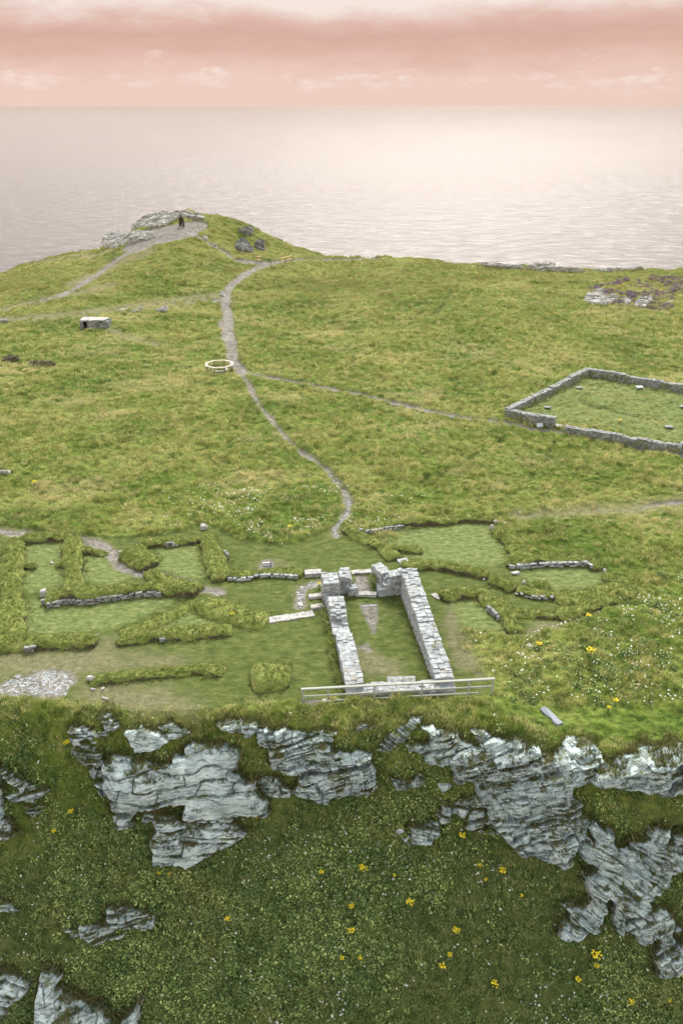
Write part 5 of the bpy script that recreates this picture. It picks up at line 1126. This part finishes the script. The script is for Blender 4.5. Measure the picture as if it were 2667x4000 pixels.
def grass():
    X, Yy, S, Dr, Dk, Vd = [], [], [], [], [], []
    for y0, y1, dn, sc in ((42, 62, 18, .80), (62, 80, 16, .84), (80, 105, 12, .95), (105, 140, 8, 1.1), (140, 170, 6, 1.15), (170, 201, 5, 1.1)):
        x, y = rand_pts(y0, y1, dn); mk = masks(x, y); mown, gd, pth, dry, tr, slope = mk
        lng = (1-mown)*(1-pth)*(1-.75*dry)*(1-.8*tr)
        clump = .30+.70*sst(-.25, .25, fbm(x*.8, y*1.0, 71, 3))
        gin = sst(-.2, .4, gd); lng = lng*(1-.45*gin)
        k = (RNG.random(len(x)) < lng*clump) & ~excluded(x, y) & ~rockmask(x, y) & (y < yedge(x)+.5) & (slope < .12)
        x, y = x[k], y[k]; X.append(x); Yy.append(y)
        S.append(sc*(.65+.6*RNG.random(len(x)))*(.75+.5*sst(-.5, .5, fbm(x*.5, y*.7, 73, 2)))*(1-.35*gin[k])*(1-.35*sst(150, 190, y)))
        Dr.append(np.clip(.34*sst(.05, .5, fbm(x*.11, y*.16, 75, 3))+.35*sst(150, 190, y)*RNG.random(len(x)), 0, 1)); Dk.append(0*x)
        Vd.append(np.where(RNG.random(len(x)) < .2*sst(-.1, .3, fbm(x*.2, y*.2, 77, 2)), RNG.integers(6, 9, len(x)), RNG.integers(0, 6, len(x))))
    # slope below the edge
    x, y = rand_pts(24, 43.5, 34); slope = sst(-.3, .6, cliffy(x)-y); mown = masks(x, y)[0]
    k = (RNG.random(len(x)) < np.maximum(sst(-.2, .5, cliffy(x)-y), (1-mown)*sst(-1.5, 0, cliffy(x)-y))*(.55+.45*sst(-.1, .4, fbm(x*.25, y*.3, 79, 3)))) & ~rockmask(x, y) & (np.abs(x) < 30)
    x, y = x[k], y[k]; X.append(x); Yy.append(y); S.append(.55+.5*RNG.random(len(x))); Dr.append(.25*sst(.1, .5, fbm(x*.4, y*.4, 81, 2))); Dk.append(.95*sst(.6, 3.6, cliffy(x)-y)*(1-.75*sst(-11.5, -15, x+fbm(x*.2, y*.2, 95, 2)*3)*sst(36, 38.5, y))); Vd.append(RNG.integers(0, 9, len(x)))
    x, y, s = np.concatenate(X), np.concatenate(Yy), np.concatenate(S); z = H(x, y)+micro(x, y, masks(x, y))-.02; n = len(x)
    scatter('long_grass', np.stack([x, y, z], -1), s, RNG.random(n)*6.283, (RNG.normal(size=n)*.12, RNG.normal(size=n)*.12), np.concatenate(Vd), TUFT, dict(dry=np.concatenate(Dr), dark=np.concatenate(Dk), heath=np.clip(.75*sst(125, 185, y)*sst(-.6, .3, fbm(x*.07, y*.07, 97, 3))+.25*sst(140, 180, y), 0, 1)), 'rough tussocky green and straw grass covering the plateau and cliff slope', 'grass')
    print('tufts', n)
grass()
def plants():
    x, y = rand_pts(24, 43.0, 34); d = cliffy(x)-y; k = (RNG.random(len(x)) < sst(.3, 2.0, d)*(.10+.90*sst(-.18, .16, fbm(x*.17+9, y*.24, 83, 3)))) & ~rockmask(x, y) & (np.abs(x) < 30)
    x, y = x[k], y[k]; x2, y2 = rand_pts(42, 58, 7); k = (x2 > 9.5) & (RNG.random(len(x2)) < (1-masks(x2, y2)[0])*sst(-.1, .4, fbm(x2*.4, y2*.4, 85, 3))) & ~excluded(x2, y2)
    x, y = np.r_[x, x2[k]], np.r_[y, y2[k]]; z = ground(x, y); n = len(x)
    scatter('low_plants', np.stack([x, y, z-.05], -1), (.55+.6*RNG.random(n)), RNG.random(n)*6.283, (RNG.normal(size=n)*.3+.3, RNG.normal(size=n)*.3), RNG.integers(0, 6, n), LEAF, {}, 'dark leafy ground cover on the slope below the cliff edge', 'ground cover')
    x, y = rand_pts(25, 43.5, 22); d = cliffy(x)-y
    k = (RNG.random(len(x)) < sst(-.4, 2.0, d)*(.03+.32*sst(.05, .55, fbm(x*.22+3, y*.3+8, 87, 3)))*sst(-19, -13, x*0-10+0*y)) & ~rockmask(x, y) & (np.abs(x) < 28)
    x, y = x[k], y[k]
    x2, y2 = rand_pts(42, 56, 16); k = (x2 > 9.8) & (RNG.random(len(x2)) < (1-masks(x2, y2)[0])*(.03+.35*sst(.0, .5, fbm(x2*.35, y2*.35, 89, 3)))) & ~excluded(x2, y2)
    x3, y3 = rand_pts(58, 75, 8); w3 = np.exp(-((x3+4)/9)**2)*sst(0, .4, fbm(x3*.4, y3*.4, 91, 2)); k3 = (RNG.random(len(x3)) < w3*(1-masks(x3, y3)[0])) & ~excluded(x3, y3)
    x, y = np.r_[x, x2[k], x3[k3]], np.r_[y, y2[k], y3[k3]]; n = len(x); z = ground(x, y)+.18+.16*RNG.random(n)
    scatter('white_flowers', np.stack([x, y, z], -1), .6+.7*RNG.random(n), RNG.random(n)*6.283, (RNG.normal(size=n)*.3, RNG.normal(size=n)*.3), np.where(RNG.random(n) < .8, RNG.integers(0, 3, n), RNG.integers(3, 5, n)), FLO, {}, 'small white wild flowers dotted through the ground cover', 'wild flowers')
    print('plants', n)
    hp = HEATHP[0]; x = hp[:, 0].min()+(np.ptp(hp[:, 0]))*RNG.random(2500); y = hp[:, 1].min()+np.ptp(hp[:, 1])*RNG.random(2500)
    k = (sdist(x, y, hp) > 0) & (fbm(x*.22, y*.22, 93, 3) > .02) & ~rockmask(x, y) & (y < yedge(x)-1); x, y = x[k], y[k]; n = len(x)
    scatter('heather', np.stack([x, y, ground(x, y)], -1), .8+.6*RNG.random(n), RNG.random(n)*6.283, (0*x, 0*x), RNG.integers(0, 3, n), HEA, {}, 'purple brown heather patches round the rocks near the clifftop', 'heather')
plants()
